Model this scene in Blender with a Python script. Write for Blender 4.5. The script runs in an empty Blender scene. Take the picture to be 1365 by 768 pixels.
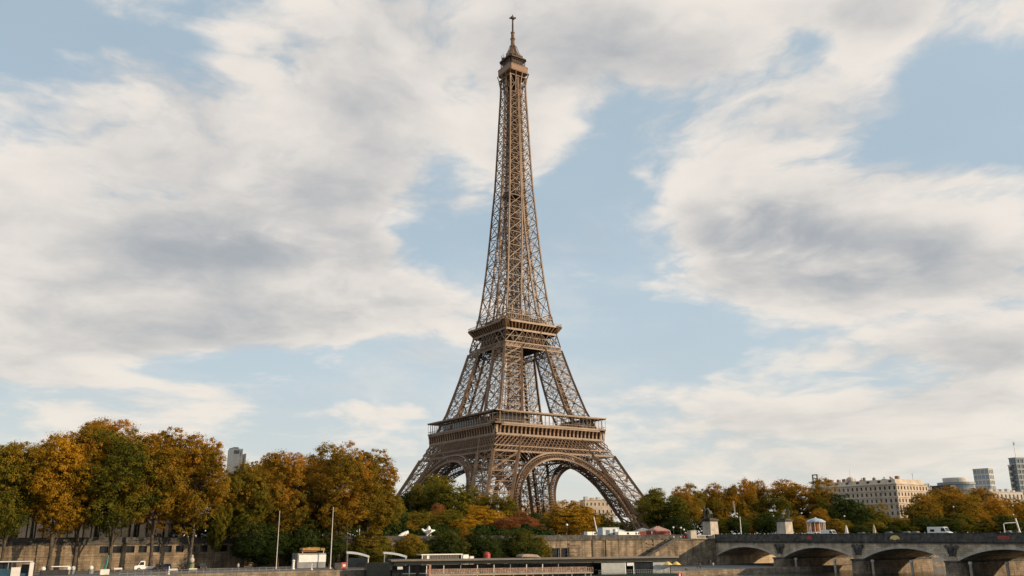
import bpy, math, random
import numpy as np
from mathutils import Vector, Matrix
R = math.radians
random.seed(7); rng = np.random.default_rng(7)
S = bpy.context.scene
COL = S.collection

# ------------------------------------------------------------------ camera
# world axes: x runs downstream along the river, -y points to the river, the tower's axis is the origin
FPX, PITCH, ROLL, YAW, DIST, PHI, CZ = 1157.36, .2783, .0051, -.00267, 480.58, .5893, 2.9725
CAM = Vector((-DIST*math.sin(PHI), -DIST*math.cos(PHI), CZ))
FW = Vector((math.sin(PHI), math.cos(PHI), 0)); RT = Vector((math.cos(PHI), -math.sin(PHI), 0)); UP = Vector((0,0,1))
def _axes():
    c, s = math.cos(YAW), math.sin(YAW)
    ux = RT*c - FW*s; uy = RT*s + FW*c
    u = ux; v = -uy*math.sin(PITCH) + UP*math.cos(PITCH); d = uy*math.cos(PITCH) + UP*math.sin(PITCH)
    cr, sr = math.cos(ROLL), math.sin(ROLL)
    return u*cr - v*sr, u*sr + v*cr, d
AX, AY, AD = _axes()
cd = bpy.data.cameras.new('camera'); co = bpy.data.objects.new('camera', cd); COL.objects.link(co)
cd.sensor_width = 36; cd.lens = FPX/1365*36; cd.clip_start = .5; cd.clip_end = 30000
m = Matrix((AX, AY, -AD)).transposed().to_4x4(); m.translation = CAM; co.matrix_world = m
S.camera = co

def ray(px, py=712.0):
    return AX*((px-682.5)/FPX) + AY*((384-py)/FPX) + AD
def at(px, Y, py=712.0):                 # a point of the place seen at px, Y metres ahead
    d = ray(px, py); t = Y/d.dot(FW); p = CAM + d*t
    return Vector((p.x, p.y, 0))
def row(px, yc, py=712.0):               # the point seen at px on the line y = yc
    d = ray(px, py); t = (yc-CAM.y)/d.y; p = CAM + d*t
    return Vector((p.x, p.y, 0))
def zof(p, py):                          # height above p that shows at py
    r = p - CAM; r.z = 0
    lo, hi = -60, 900
    for _ in range(50):
        mid = (lo+hi)/2; q = Vector((p.x, p.y, mid)) - CAM
        y = 384 - FPX*q.dot(AY)/q.dot(AD)
        if y > py: lo = mid
        else: hi = mid
    return lo
def depth(p): return (Vector((p.x,p.y,0))-Vector((CAM.x,CAM.y,0))).dot(FW)
def mpp(p): return depth(p)/FPX/.96      # metres per photo pixel there

# ------------------------------------------------------------------ world and sun
SUN_EL = 15.0
sh = Vector((.68, -.73)).normalized()
W = bpy.data.worlds.new('World'); S.world = W; W.use_nodes = True
nt = W.node_tree; N = nt.nodes; L = nt.links; N.clear()
def nd(t, **k):
    n = N.new(t)
    for a, b in k.items(): setattr(n, a, b)
    return n
def mth(op, a, b=None, c=None, clamp=False):
    n = nd('ShaderNodeMath', operation=op); n.use_clamp = clamp
    for i, v in enumerate((a, b, c)):
        if v is None: continue
        if isinstance(v, (int, float)): n.inputs[i].default_value = v
        else: L.new(v, n.inputs[i])
    return n.outputs[0]
def vmt(op, a, b=None, out=0, sc=None):
    n = nd('ShaderNodeVectorMath', operation=op)
    for i, v in enumerate((a, b)):
        if v is None: continue
        if isinstance(v, (tuple, Vector)): n.inputs[i].default_value = v
        else: L.new(v, n.inputs[i])
    if sc is not None:
        if isinstance(sc, (int, float)): n.inputs['Scale'].default_value = sc
        else: L.new(sc, n.inputs['Scale'])
    return n.outputs[out]
def mixc(f, a, b):
    n = nd('ShaderNodeMix', data_type='RGBA')
    if isinstance(f, (int, float)): n.inputs[0].default_value = f
    else: L.new(f, n.inputs[0])
    for i, v in ((6, a), (7, b)):
        if isinstance(v, tuple): n.inputs[i].default_value = (*v, 1)
        else: L.new(v, n.inputs[i])
    return n.outputs[2]
def noise(vec, scale, detail=6, rough=.55, dist=0.0, dims='3D'):
    n = nd('ShaderNodeTexNoise'); n.inputs['Scale'].default_value = scale; n.inputs['Detail'].default_value = detail
    n.inputs['Roughness'].default_value = rough; n.inputs['Distortion'].default_value = dist; L.new(vec, n.inputs['Vector'])
    return n.outputs[0]
def ramp(v, a, b):
    n = nd('ShaderNodeMapRange', interpolation_type='SMOOTHSTEP'); L.new(v, n.inputs[0])
    n.inputs[1].default_value = a; n.inputs[2].default_value = b; return n.outputs[0]
sky = nd('ShaderNodeTexSky', sky_type='NISHITA'); sky.sun_disc = False
sky.sun_elevation = R(SUN_EL); sky.sun_rotation = math.atan2(sh.x, sh.y)
sky.air_density = 1.0; sky.dust_density = 1.0; sky.ozone_density = 1.2
tc = nd('ShaderNodeTexCoord'); D = tc.outputs['Generated']
sep = nd('ShaderNodeSeparateXYZ'); L.new(D, sep.inputs[0]); dz = sep.outputs[2]
zz = mth('MAXIMUM', dz, 0.0)
lz = mth('MULTIPLY', mth('LOGARITHM', mth('ADD', zz, .13), math.e), .95)
hs = mth('DIVIDE', 1.15, mth('ADD', mth('MULTIPLY', zz, .9), .85))
cb = nd('ShaderNodeCombineXYZ'); L.new(mth('MULTIPLY', sep.outputs[0], hs), cb.inputs[0]); L.new(mth('MULTIPLY', sep.outputs[1], hs), cb.inputs[1]); L.new(lz, cb.inputs[2])
proj = cb.outputs[0]
warp = nd('ShaderNodeTexNoise'); warp.inputs['Scale'].default_value = 2.6; warp.inputs['Detail'].default_value = 5; L.new(proj, warp.inputs['Vector'])
wv = vmt('SCALE', vmt('SUBTRACT', warp.outputs['Color'], (.5,.5,.5)), sc=.22)
P = vmt('ADD', proj, wv)
# banks and gaps of the cloud cover, each a soft patch round a direction of the sky (photo x, y, radius x, radius y, weight)
BL = [(90,200,190,130,.30),(330,130,170,80,.30),(480,200,90,90,.42),(250,330,260,90,.34),(520,350,70,60,.30),(560,410,130,45,.42),(300,430,130,35,.25),(90,440,150,50,.30),
 (130,510,180,18,.16),(150,560,250,22,.24),(850,50,230,75,.42),(640,50,190,60,.34),(700,170,70,70,.40),(620,265,60,40,.22),(470,90,90,80,.25),
 (960,240,110,75,.34),(1120,150,95,60,.36),(1180,30,85,38,.40),(1345,25,45,30,.30),(1110,330,170,60,.40),(1250,360,170,70,.42),(1040,400,110,30,.26),
 (1290,460,150,38,.36),(1160,480,150,20,.28),(1050,560,210,26,.36),(900,600,120,20,.22),(1290,540,110,18,.2),(1190,620,210,16,.16),(1250,230,110,25,.24),(490,545,90,10,.3),(1010,290,110,60,.28),(930,380,90,25,.2),(740,300,60,25,.2),(170,330,170,90,.2),(560,130,60,50,.2),(850,530,120,16,.22),(380,300,150,60,.18),
 (30,20,70,30,-.3),(235,60,45,40,-.30),(590,225,60,40,-.40),(555,300,45,35,-.36),(660,320,60,60,-.28),(800,235,100,50,-.34),(860,330,90,50,-.26),(840,440,120,60,-.22),(560,500,160,35,-.28),
 (1270,165,80,40,-.30),(1080,60,45,30,-.24),(1310,95,70,30,-.22),(320,485,130,22,-.26),(880,130,60,40,-.06),(1000,480,120,25,-.18),(740,470,90,60,-.2),(1240,90,60,30,-.25),(330,60,30,25,-.1)]
bias = None
Wp = vmt('ADD', D, vmt('SCALE', wv, sc=.42))
for (bx, by, rx, ry, w) in BL:
    d0 = ray(bx, by).normalized()
    ex = AX.copy(); ey = d0.cross(ex).normalized(); ex = ey.cross(d0).normalized()
    q = vmt('SUBTRACT', Wp, tuple(d0))
    a_ = mth('MULTIPLY', vmt('DOT_PRODUCT', q, tuple(ex), out=1), FPX/rx)
    b_ = mth('MULTIPLY', vmt('DOT_PRODUCT', q, tuple(ey), out=1), FPX/ry)
    r2 = mth('ADD', mth('MULTIPLY', a_, a_), mth('MULTIPLY', b_, b_))
    g = mth('MULTIPLY', mth('EXPONENT', mth('MULTIPLY', r2, -1.0)), w)
    bias = g if bias is None else mth('ADD', bias, g)
def dens(vec): return noise(vec, 4.4, 9, .56)
n0 = dens(P); n1 = dens(vmt('ADD', P, (.045, -.03, .06)))
fine = noise(P, 14.0, 6, .6)
dn = mth('ADD', mth('ADD', mth('MULTIPLY', n0, 2.25), mth('MULTIPLY', bias, 1.05)), mth('SUBTRACT', mth('MULTIPLY', fine, .3), .60))
bil = mth('ABSOLUTE', mth('SUBTRACT', noise(P, 7.5, 5, .55), .5))
dn = mth('ADD', dn, mth('SUBTRACT', mth('MULTIPLY', bil, 1.5), .12))
mask = mth('MAXIMUM', ramp(dn, .50, 1.0), mth('MULTIPLY', ramp(noise(P, 2.4, 7, .62), .46, .72), .55))
thick = ramp(dn, .80, 1.55)
lit = mth('ADD', .80, mth('MULTIPLY', mth('SUBTRACT', n0, n1), 2.6))
lit = mth('ADD', lit, mth('MULTIPLY', mth('SUBTRACT', fine, .5), .35))
lit = mth('ADD', lit, mth('SUBTRACT', mth('MULTIPLY', bil, 2.2), .2))
lit = mth('ADD', lit, mth('MULTIPLY', mth('SUBTRACT', noise(P, 1.9, 3, .5), .5), .9))
lit = ramp(mth('SUBTRACT', lit, mth('MULTIPLY', thick, .66)), -.45, .95)
white = (.89, .82, .745); grey = (.36, .39, .43)
ccol = mixc(lit, grey, white)
skyc = vmt('SCALE', sky.outputs[0], sc=.10)
pale = (.58, .72, .82)
veil = noise(P, 1.1, 4, .6)
base = mixc(mth('ADD', .42, mth('MULTIPLY', veil, .5)), skyc, pale)
col = mixc(mth('MULTIPLY', mask, .93), base, ccol)
hz = mth('POWER', mth('SUBTRACT', 1.0, mth('MINIMUM', zz, 1.0)), 9.0)
col = mixc(mth('MULTIPLY', hz, .8), col, (.85, .79, .68))
bg = nd('ShaderNodeBackground'); L.new(col, bg.inputs[0]); bg.inputs[1].default_value = 1.0
wo = nd('ShaderNodeOutputWorld'); L.new(bg.outputs[0], wo.inputs[0])

sl = bpy.data.lights.new('sun', 'SUN'); sl.energy = 5.0; sl.angle = R(.6); sl.color = (1, .75, .48)
so = bpy.data.objects.new('sun', sl); COL.objects.link(so)
sv = Vector((sh.x*math.cos(R(SUN_EL)), sh.y*math.cos(R(SUN_EL)), math.sin(R(SUN_EL))))
so.rotation_euler = (-sv).to_track_quat('-Z', 'Y').to_euler(); so.location = sv*900
S.view_settings.view_transform = 'Standard'; S.view_settings.look = 'None'; S.view_settings.exposure = 0; S.view_settings.gamma = 1
S.render.engine = 'CYCLES'
S.cycles.max_bounces = 6; S.cycles.transparent_max_bounces = 8; S.cycles.diffuse_bounces = 3
try: S.cycles.use_denoising = True
except Exception: pass

# ------------------------------------------------------------------ materials
MC = {}
def mat(name, col, rough=.7, metal=0.0, var=.25, scale=.6, col2=None, bump=0.0, bscale=8.0, kind=None, spec=.4, emit=0, streak=0.0):
    if name in MC: return MC[name]
    M = bpy.data.materials.new(name); M.use_nodes = True; t = M.node_tree; n = t.nodes; l = t.links
    b = n['Principled BSDF']; b.inputs['Roughness'].default_value = rough; b.inputs['Metallic'].default_value = metal
    b.inputs['Specular IOR Level'].default_value = spec
    g = n.new('ShaderNodeTexCoord'); geo = n.new('ShaderNodeNewGeometry')
    no = n.new('ShaderNodeTexNoise'); no.inputs['Scale'].default_value = scale; no.inputs['Detail'].default_value = 8; no.inputs['Roughness'].default_value = .62
    l.new(geo.outputs['Position'], no.inputs['Vector'])
    mr = n.new('ShaderNodeMapRange'); mr.inputs[1].default_value = .32; mr.inputs[2].default_value = .68; l.new(no.outputs[0], mr.inputs[0])
    mx = n.new('ShaderNodeMix'); mx.data_type = 'RGBA'
    c2 = col2 or tuple(max(0, c*(1-2*var)) for c in col); c1 = tuple(min(1, c*(1+var)) for c in col)
    mx.inputs[6].default_value = (*c2, 1); mx.inputs[7].default_value = (*c1, 1); l.new(mr.outputs[0], mx.inputs[0])
    out = mx.outputs[2]
    if kind in ('ashlar_x', 'ashlar_y'):       # courses of stone on a wall that runs along x or along y
        sp = n.new('ShaderNodeSeparateXYZ'); l.new(geo.outputs['Position'], sp.inputs[0])
        cb = n.new('ShaderNodeCombineXYZ'); l.new(sp.outputs[0 if kind == 'ashlar_x' else 1], cb.inputs[0]); l.new(sp.outputs[2], cb.inputs[1])
        br = n.new('ShaderNodeTexBrick'); l.new(cb.outputs[0], br.inputs['Vector']); br.inputs['Scale'].default_value = 1
        br.inputs['Brick Width'].default_value = 1.7; br.inputs['Row Height'].default_value = .62; br.inputs['Mortar Size'].default_value = .035; br.inputs['Bias'].default_value = -.1
        br.inputs['Color1'].default_value = (1, 1, 1, 1); br.inputs['Color2'].default_value = (.62, .6, .58, 1); br.inputs['Mortar'].default_value = (.25, .23, .21, 1)
        mm = n.new('ShaderNodeMix'); mm.data_type = 'RGBA'; mm.blend_type = 'MULTIPLY'; mm.inputs[0].default_value = .75
        l.new(out, mm.inputs[6]); l.new(br.outputs[0], mm.inputs[7]); out = mm.outputs[2]
    if streak:                                  # dirt washed down in streaks
        mp = n.new('ShaderNodeMapping'); mp.inputs['Scale'].default_value = (.55, .55, .05); l.new(geo.outputs['Position'], mp.inputs[0])
        s2 = n.new('ShaderNodeTexNoise'); s2.inputs['Scale'].default_value = 1; s2.inputs['Detail'].default_value = 7; s2.inputs['Roughness'].default_value = .7; l.new(mp.outputs[0], s2.inputs['Vector'])
        r2 = n.new('ShaderNodeMapRange'); r2.inputs[1].default_value = .42; r2.inputs[2].default_value = .66; r2.inputs[3].default_value = 1; r2.inputs[4].default_value = 1-streak; l.new(s2.outputs[0], r2.inputs[0])
        mm = n.new('ShaderNodeVectorMath'); mm.operation = 'SCALE'; l.new(out, mm.inputs[0]); l.new(r2.outputs[0], mm.inputs['Scale']); out = mm.outputs[0]
    l.new(out, b.inputs['Base Color'])
    if bump:
        bn = n.new('ShaderNodeTexNoise'); bn.inputs['Scale'].default_value = bscale; bn.inputs['Detail'].default_value = 5; l.new(geo.outputs['Position'], bn.inputs['Vector'])
        bu = n.new('ShaderNodeBump'); bu.inputs['Strength'].default_value = bump; bu.inputs['Distance'].default_value = .3; l.new(bn.outputs[0], bu.inputs['Height']); l.new(bu.outputs[0], b.inputs['Normal'])
    MC[name] = M; return M
def leafmat(name, cols, trans=.42):
    M = bpy.data.materials.new(name); M.use_nodes = True; t = M.node_tree; n = t.nodes; l = t.links; n.clear()
    at_ = n.new('ShaderNodeAttribute'); at_.attribute_name = 'tint'
    oi = n.new('ShaderNodeObjectInfo')
    ad = n.new('ShaderNodeMath'); ad.operation = 'MULTIPLY_ADD'; l.new(oi.outputs['Random'], ad.inputs[0]); ad.inputs[1].default_value = .22; 
    sb = n.new('ShaderNodeMath'); sb.operation = 'SUBTRACT'; l.new(at_.outputs['Fac'], sb.inputs[0]); sb.inputs[1].default_value = .11; l.new(sb.outputs[0], ad.inputs[2])
    cr = n.new('ShaderNodeValToRGB'); l.new(ad.outputs[0], cr.inputs[0])
    e = cr.color_ramp.elements
    while len(e) > 1: e.remove(e[0])
    e[0].position = 0; e[0].color = (*cols[0], 1)
    for i, c in enumerate(cols[1:]): q = e.new((i+1)/(len(cols)-1)); q.color = (*[v*1.2 for v in c], 1)
    d = n.new('ShaderNodeBsdfDiffuse'); tr = n.new('ShaderNodeBsdfTranslucent'); l.new(cr.outputs[0], d.inputs[0]); l.new(cr.outputs[0], tr.inputs[0])
    mx = n.new('ShaderNodeMixShader'); mx.inputs[0].default_value = trans; l.new(d.outputs[0], mx.inputs[1]); l.new(tr.outputs[0], mx.inputs[2])
    o = n.new('ShaderNodeOutputMaterial'); l.new(mx.outputs[0], o.inputs[0]); MC[name] = M; return M

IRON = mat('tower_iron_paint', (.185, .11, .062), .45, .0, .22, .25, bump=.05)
IRON_SHADE = mat('tower_iron_shaded_copy', (.075, .048, .031), .6, .0, .25, .3)  # darker copy of the iron, with shade put into the colour
GLASSD = mat('dark_glass', (.02, .025, .03), .12, 0, .3, .3, spec=.8)
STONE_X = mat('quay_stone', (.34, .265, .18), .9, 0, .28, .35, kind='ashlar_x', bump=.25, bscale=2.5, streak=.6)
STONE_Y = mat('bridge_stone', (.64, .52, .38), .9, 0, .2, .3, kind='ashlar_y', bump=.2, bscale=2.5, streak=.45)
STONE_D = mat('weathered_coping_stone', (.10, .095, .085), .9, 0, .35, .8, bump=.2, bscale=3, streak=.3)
STONE_P = mat('pale_limestone', (.50, .45, .38), .85, 0, .15, .6, bump=.15, bscale=3, streak=.25)
STONE_PIER = mat('pier_stone', (.33, .26, .19), .9, 0, .25, .4, kind='ashlar_x', bump=.2, streak=.4)
PAVE = mat('quay_setts', (.16, .15, .14), .85, 0, .25, .5, bump=.3, bscale=6)
SOIL = mat('plateau_gravel', (.18, .15, .11), .95, 0, .3, .05)
BARK = mat('tree_bark', (.085, .068, .05), .95, 0, .35, 1.2, bump=.4, bscale=4)
BARKP = mat('pale_plane_bark', (.17, .14, .105), .9, 0, .35, .9, bump=.3, bscale=3)
WHITE = mat('white_paint', (.78, .77, .74), .45, 0, .06, 1)
OFFW = mat('off_white_canvas', (.72, .69, .64), .8, 0, .08, 1)
GREYP = mat('grey_paint', (.25, .26, .27), .5, 0, .15, 1)
DGREY = mat('dark_grey_metal', (.035, .037, .04), .5, .3, .2, 1)
DGREEN = mat('dark_green_hull', (.012, .03, .026), .35, 0, .2, 1)
BRONZ = mat('verdigris_grey_bronze', (.11, .115, .10), .7, .2, .3, 2)
LAMPW = mat('opal_lamp_globe', (.85, .85, .82), .3, 0, .03, 1)
RED = mat('red_paint', (.36, .055, .04), .45, 0, .12, 1)
BLUEP = mat('blue_canvas', (.02, .075, .12), .6, 0, .15, 1)
RUBBER = mat('black_rubber', (.02, .02, .02), .9, 0, .1, 1)
STEEL = mat('brushed_steel', (.4, .4, .4), .35, .8, .1, 1)
SKIN = mat('skin', (.45, .27, .18), .6, 0, .08, 4)
WOOD = mat('grey_deck_wood', (.24, .18, .13), .8, 0, .2, 1)
YEL = mat('yellow_canvas', (.75, .55, .2), .7, 0, .1, 1)
STRAW = mat('straw_thatch', (.45, .27, .08), .95, 0, .25, 3, bump=.5)
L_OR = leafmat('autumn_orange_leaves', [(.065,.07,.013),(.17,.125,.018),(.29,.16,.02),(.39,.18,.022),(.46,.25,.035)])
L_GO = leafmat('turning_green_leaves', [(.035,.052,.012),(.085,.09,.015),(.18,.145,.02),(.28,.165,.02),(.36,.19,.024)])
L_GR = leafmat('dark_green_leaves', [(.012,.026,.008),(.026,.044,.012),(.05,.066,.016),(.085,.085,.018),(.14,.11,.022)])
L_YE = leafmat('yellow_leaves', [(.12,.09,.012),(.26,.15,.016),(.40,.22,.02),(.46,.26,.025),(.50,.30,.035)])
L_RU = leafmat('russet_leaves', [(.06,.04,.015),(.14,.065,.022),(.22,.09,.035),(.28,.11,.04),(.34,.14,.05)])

# ------------------------------------------------------------------ mesh helpers
class MB:
    def __init__(s): s.v = []; s.f = []; s.mi = []; s.cur = 0
    def quad(s, *p):
        i = len(s.v); s.v += [tuple(q) for q in p]; s.f.append(tuple(range(i, i+len(p)))); s.mi.append(s.cur)
    def hexa(s, b, t):                      # two loops of four points
        i = len(s.v); s.v += [tuple(q) for q in b] + [tuple(q) for q in t]
        F = [(i+3,i+2,i+1,i),(i+4,i+5,i+6,i+7)] + [(i+k, i+(k+1)%4, i+4+(k+1)%4, i+4+k) for k in range(4)]
        s.f += F; s.mi += [s.cur]*6
    def box(s, x0, x1, y0, y1, z0, z1):
        s.hexa([(x0,y0,z0),(x1,y0,z0),(x1,y1,z0),(x0,y1,z0)], [(x0,y0,z1),(x1,y0,z1),(x1,y1,z1),(x0,y1,z1)])
    def cbox(s, c, sx, sy, sz): s.box(c[0]-sx/2, c[0]+sx/2, c[1]-sy/2, c[1]+sy/2, c[2], c[2]+sz)
    def beam(s, p, q, w, h=None):
        p = Vector(p); q = Vector(q); d = q-p
        if d.length < 1e-5: return
        d.normalize(); r = Vector((0,0,1)) if abs(d.z) < .98 else Vector((1,0,0))
        a = d.cross(r).normalized()*w/2; b = a.normalized().cross(d)*(h or w)/2
        s.hexa([p-a-b, p+a-b, p+a+b, p-a+b], [q-a-b, q+a-b, q+a+b, q-a+b])
    def girder(s, p, q, off, n=6, w=.22, z=.14):   # two chords and a zigzag web
        p = Vector(p); q = Vector(q); off = Vector(off)/2
        s.beam(p+off, q+off, w); s.beam(p-off, q-off, w)
        for i in range(n):
            a = p.lerp(q, i/n); b = p.lerp(q, (i+1)/n)
            if i % 2: s.beam(a+off, b-off, z)
            else: s.beam(a-off, b+off, z)
    def tube(s, pts, rad, n=8, cap=True):
        pts = [Vector(p) for p in pts]; rings = []
        for i, p in enumerate(pts):
            d = (pts[min(i+1,len(pts)-1)] - pts[max(i-1,0)]).normalized()
            r = Vector((0,0,1)) if abs(d.z) < .9 else Vector((1,0,0))
            a = d.cross(r).normalized(); b = a.cross(d); i0 = len(s.v)
            rr = rad[i] if isinstance(rad, (list, tuple)) else rad
            for k in range(n):
                t = 2*math.pi*k/n; s.v.append(tuple(p + a*math.cos(t)*rr + b*math.sin(t)*rr))
            rings.append(i0)
        for i in range(len(rings)-1):
            for k in range(n):
                s.f.append((rings[i]+k, rings[i+1]+k, rings[i+1]+(k+1)%n, rings[i]+(k+1)%n)); s.mi.append(s.cur)
        if cap:
            s.f.append(tuple(rings[0]+k for k in range(n))); s.f.append(tuple(rings[-1]+n-1-k for k in range(n))); s.mi += [s.cur]*2
    def lathe(s, c, prof, n=16):            # prof: (radius, z)
        rings = []
        for r, z in prof:
            i0 = len(s.v)
            for k in range(n):
                t = 2*math.pi*(k+.5)/n; s.v.append((c[0]+r*math.cos(t), c[1]+r*math.sin(t), c[2]+z))
            rings.append(i0)
        for i in range(len(rings)-1):
            for k in range(n):
                s.f.append((rings[i]+k, rings[i]+(k+1)%n, rings[i+1]+(k+1)%n, rings[i+1]+k)); s.mi.append(s.cur)
        s.f.append(tuple(rings[0]+n-1-k for k in range(n))); s.f.append(tuple(rings[-1]+k for k in range(n))); s.mi += [s.cur]*2
    def ball(s, c, r, n=10): s.lathe(c, [(max(.02,math.sin(math.pi*i/6))*r, -math.cos(math.pi*i/6)*r) for i in range(7)], n)
    def prism(s, poly, axis, a, b):         # poly in the plane across axis
        def P(u, v, w): return {'x': (w,u,v), 'y': (u,w,v), 'z': (u,v,w)}[axis]
        i = len(s.v); n = len(poly)
        s.v += [P(u,v,a) for u,v in poly] + [P(u,v,b) for u,v in poly]
        s.f.append(tuple(i+k for k in range(n))[::-1]); s.f.append(tuple(i+n+k for k in range(n)))
        for k in range(n): s.f.append((i+k, i+(k+1)%n, i+n+(k+1)%n, i+n+k))
        s.mi += [s.cur]*(n+2)
    def build(s, name, m, parent=None, smooth=False, loc=None, rot=None):
        me = bpy.data.meshes.new(name); me.from_pydata(s.v, [], s.f)
        ms = m if isinstance(m, (list, tuple)) else [m]
        for x in ms: me.materials.append(x)
        if len(ms) > 1: me.polygons.foreach_set('material_index', s.mi)
        if smooth: me.polygons.foreach_set('use_smooth', [True]*len(me.polygons))
        import bmesh
        if len(s.f) < 4000:
            bm = bmesh.new(); bm.from_mesh(me); bmesh.ops.recalc_face_normals(bm, faces=bm.faces); bm.to_mesh(me); bm.free()
        me.update()
        o = bpy.data.objects.new(name, me); COL.objects.link(o)
        if parent: o.parent = parent
        if loc: o.location = loc
        if rot is not None: o.rotation_euler = (0,0,rot)
        return o
def tag(o, label=None, cat=None, group=None, kind=None):
    for k, v in (('label',label),('category',cat),('group',group),('kind',kind)):
        if v: o[k] = v
    return o
def thing(name, label, cat, loc=(0,0,0), rz=0, group=None):
    o = bpy.data.objects.new(name, None); COL.objects.link(o); o.location = loc; o.rotation_euler = (0,0,rz); o.empty_display_size = .5
    return tag(o, label, cat, group)
def kids(o): return [c for c in bpy.data.objects if c.parent == o]
def dup(root, loc, rz=0, label=None, group=None, scale=None, swap=None):
    def cp(o, par):
        c = o.copy(); COL.objects.link(c); c.parent = par
        for ch in CH.get(o.name, ()) : cp(ch, c)
        return c
    global CH
    CH = {}
    for o in bpy.data.objects:
        if o.parent: CH.setdefault(o.parent.name, []).append(o)
    r = cp(root, None); r.location = loc; r.rotation_euler = (0,0,rz)
    if scale: r.scale = scale
    if label: r['label'] = label
    if group: r['group'] = group
    return r
def struct(o): o['kind'] = 'structure'; return o


# ------------------------------------------------------------------ ground, quay, water
ZP, ZW, YW = 2.0, -9.0, -158.0
def qz(x):                                   # the lower quay slopes down towards the bridge
    t = min(1, max(0, (x+190)/100)); t = t*t*(3-2*t); return -4.6 - 2.9*t
def sheet(name, xs, ys, zf, m):
    b = MB()
    for i in range(len(xs)-1):
        for j in range(len(ys)-1):
            q = [(xs[i],ys[j]),(xs[i+1],ys[j]),(xs[i+1],ys[j+1]),(xs[i],ys[j+1])]
            b.quad(*[(x,y,zf(x,y)) for x,y in q])
    return struct(b.build(name, m))
WATER = bpy.data.materials.new('river_water'); WATER.use_nodes = True
def _w():
    n = WATER.node_tree.nodes; l = WATER.node_tree.links; b = n['Principled BSDF']
    b.inputs['Base Color'].default_value = (.018,.028,.022,1); b.inputs['Roughness'].default_value = .08; b.inputs['IOR'].default_value = 1.33
    g = n.new('ShaderNodeNewGeometry'); a = n.new('ShaderNodeTexNoise'); a.inputs['Scale'].default_value = .55; a.inputs['Detail'].default_value = 6; a.inputs['Roughness'].default_value = .6
    l.new(g.outputs['Position'], a.inputs['Vector']); bu = n.new('ShaderNodeBump'); bu.inputs['Strength'].default_value = 1; bu.inputs['Distance'].default_value = .35
    l.new(a.outputs[0], bu.inputs['Height']); l.new(bu.outputs[0], b.inputs['Normal'])
_w()
sheet('ground', [-4000,-600,600,4000], [YW+.6, 100, 900, 6000], lambda x,y: ZP, SOIL)
sheet('river', [-4000,0,4000], [-900,-300,-195], lambda x,y: ZW, WATER)
qx = list(range(-600, -200, 50)) + list(range(-200, -80, 8)) + list(range(-80, 900, 60))
sheet('lower_quay_pavement', qx, [-198, -178, YW+.3], lambda x,y: qz(x), PAVE)
b = MB()
for i in range(len(qx)-1):
    b.hexa([(qx[i],-198.6,ZW-2),(qx[i+1],-198.6,ZW-2),(qx[i+1],-198,ZW-2),(qx[i],-198,ZW-2)],
           [(qx[i],-198.6,qz(qx[i])+.12),(qx[i+1],-198.6,qz(qx[i+1])+.12),(qx[i+1],-198,qz(qx[i+1])+.12),(qx[i],-198,qz(qx[i])+.12)])
struct(b.build('quay_edge_kerb', STONE_PIER))
b = MB(); b.box(-4000,4000,-1500,-430,ZW-2,1.2); struct(b.build('far_side_bank', SOIL))
b = MB(); b.box(-700,-17.7,-153,-112,ZP+.004,ZP+.03); b.box(17.7,900,-153,-112,ZP+.004,ZP+.03); struct(b.build('upper_road', PAVE))

# retaining wall of the quay, from far upstream to the bridge
def openings_wall(b, x0, x1, y0, y1, z0, z1, ops):
    ops = sorted(ops); x = x0
    for (a, c, zb, zt) in ops:
        if a > x: b.box(x, a, y0, y1, z0, z1)
        b.box(a, c, y0, y1, z0, zb); b.box(a, c, y0, y1, zt, z1); x = c
    b.box(x, x1, y0, y1, z0, z1)
qw = thing('quay_wall', 'long stone quay wall with square openings and a dark parapet, left of the bridge', 'wall', (0,0,0))
wins = [row(p, YW).x for p in (141,158.5,176,192.5,209,225.5,241.5,257.5,273.5,300,316,332)]
ops = [(x-1.0, x+1.0, -.55, 1.05) for x in wins]
doors = [row(p, YW).x for p in (740.5, 753)]
ops += [(x-1.7, x+1.7, -5.4, -.9) for x in doors]
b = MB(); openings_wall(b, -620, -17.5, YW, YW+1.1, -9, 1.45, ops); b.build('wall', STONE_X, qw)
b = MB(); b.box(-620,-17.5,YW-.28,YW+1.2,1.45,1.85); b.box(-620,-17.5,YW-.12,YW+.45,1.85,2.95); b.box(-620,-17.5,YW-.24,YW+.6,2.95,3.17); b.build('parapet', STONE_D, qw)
b = MB(); b.box(-620,-120,YW-.14,YW,-1.35,-1.0); b.build('string_course', STONE_X, qw)
for x in wins+doors:
    big = x in doors; hw = 1.7 if big else 1.0; zb, zt = (-5.4,-.9) if big else (-.55,1.05)
    w = MB(); w.box(x-hw,x+hw,YW+.75,YW+.8,zb,zt); wo_ = w.build('window', GLASSD, qw)
    f = MB(); t_ = .16 if big else .05
    f.box(x-hw,x-hw+t_,YW+.6,YW+.74,zb,zt); f.box(x+hw-t_,x+hw,YW+.6,YW+.74,zb,zt); f.box(x-hw+t_,x+hw-t_,YW+.6,YW+.74,zt-t_,zt)
    f.build('frame', WHITE if big else DGREY, wo_)
for p in (712, 790, 808, 871):
    x = row(p, YW).x; b = MB(); b.box(x-.45,x+.45,YW-.35,YW,-9,1.45); b.build('pilaster', STONE_X, qw)
for p in (55, 105, 168, 284, 455, 520, 566, 664):
    x = row(p, YW).x; b = MB(); b.box(x-.4,x+.4,YW-.3,YW,-9,1.45); b.build('pilaster', STONE_X, qw)
# projecting courses like open joints
for p in (765, 868):
    x = row(p, YW).x
    b = MB()
    for k in range(5): b.box(x-2.4, x+2.2, YW-.3, YW, -4.6+k*1.15, -4.1+k*1.15)
    b.build('rusticated_block', STONE_X, qw)
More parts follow.
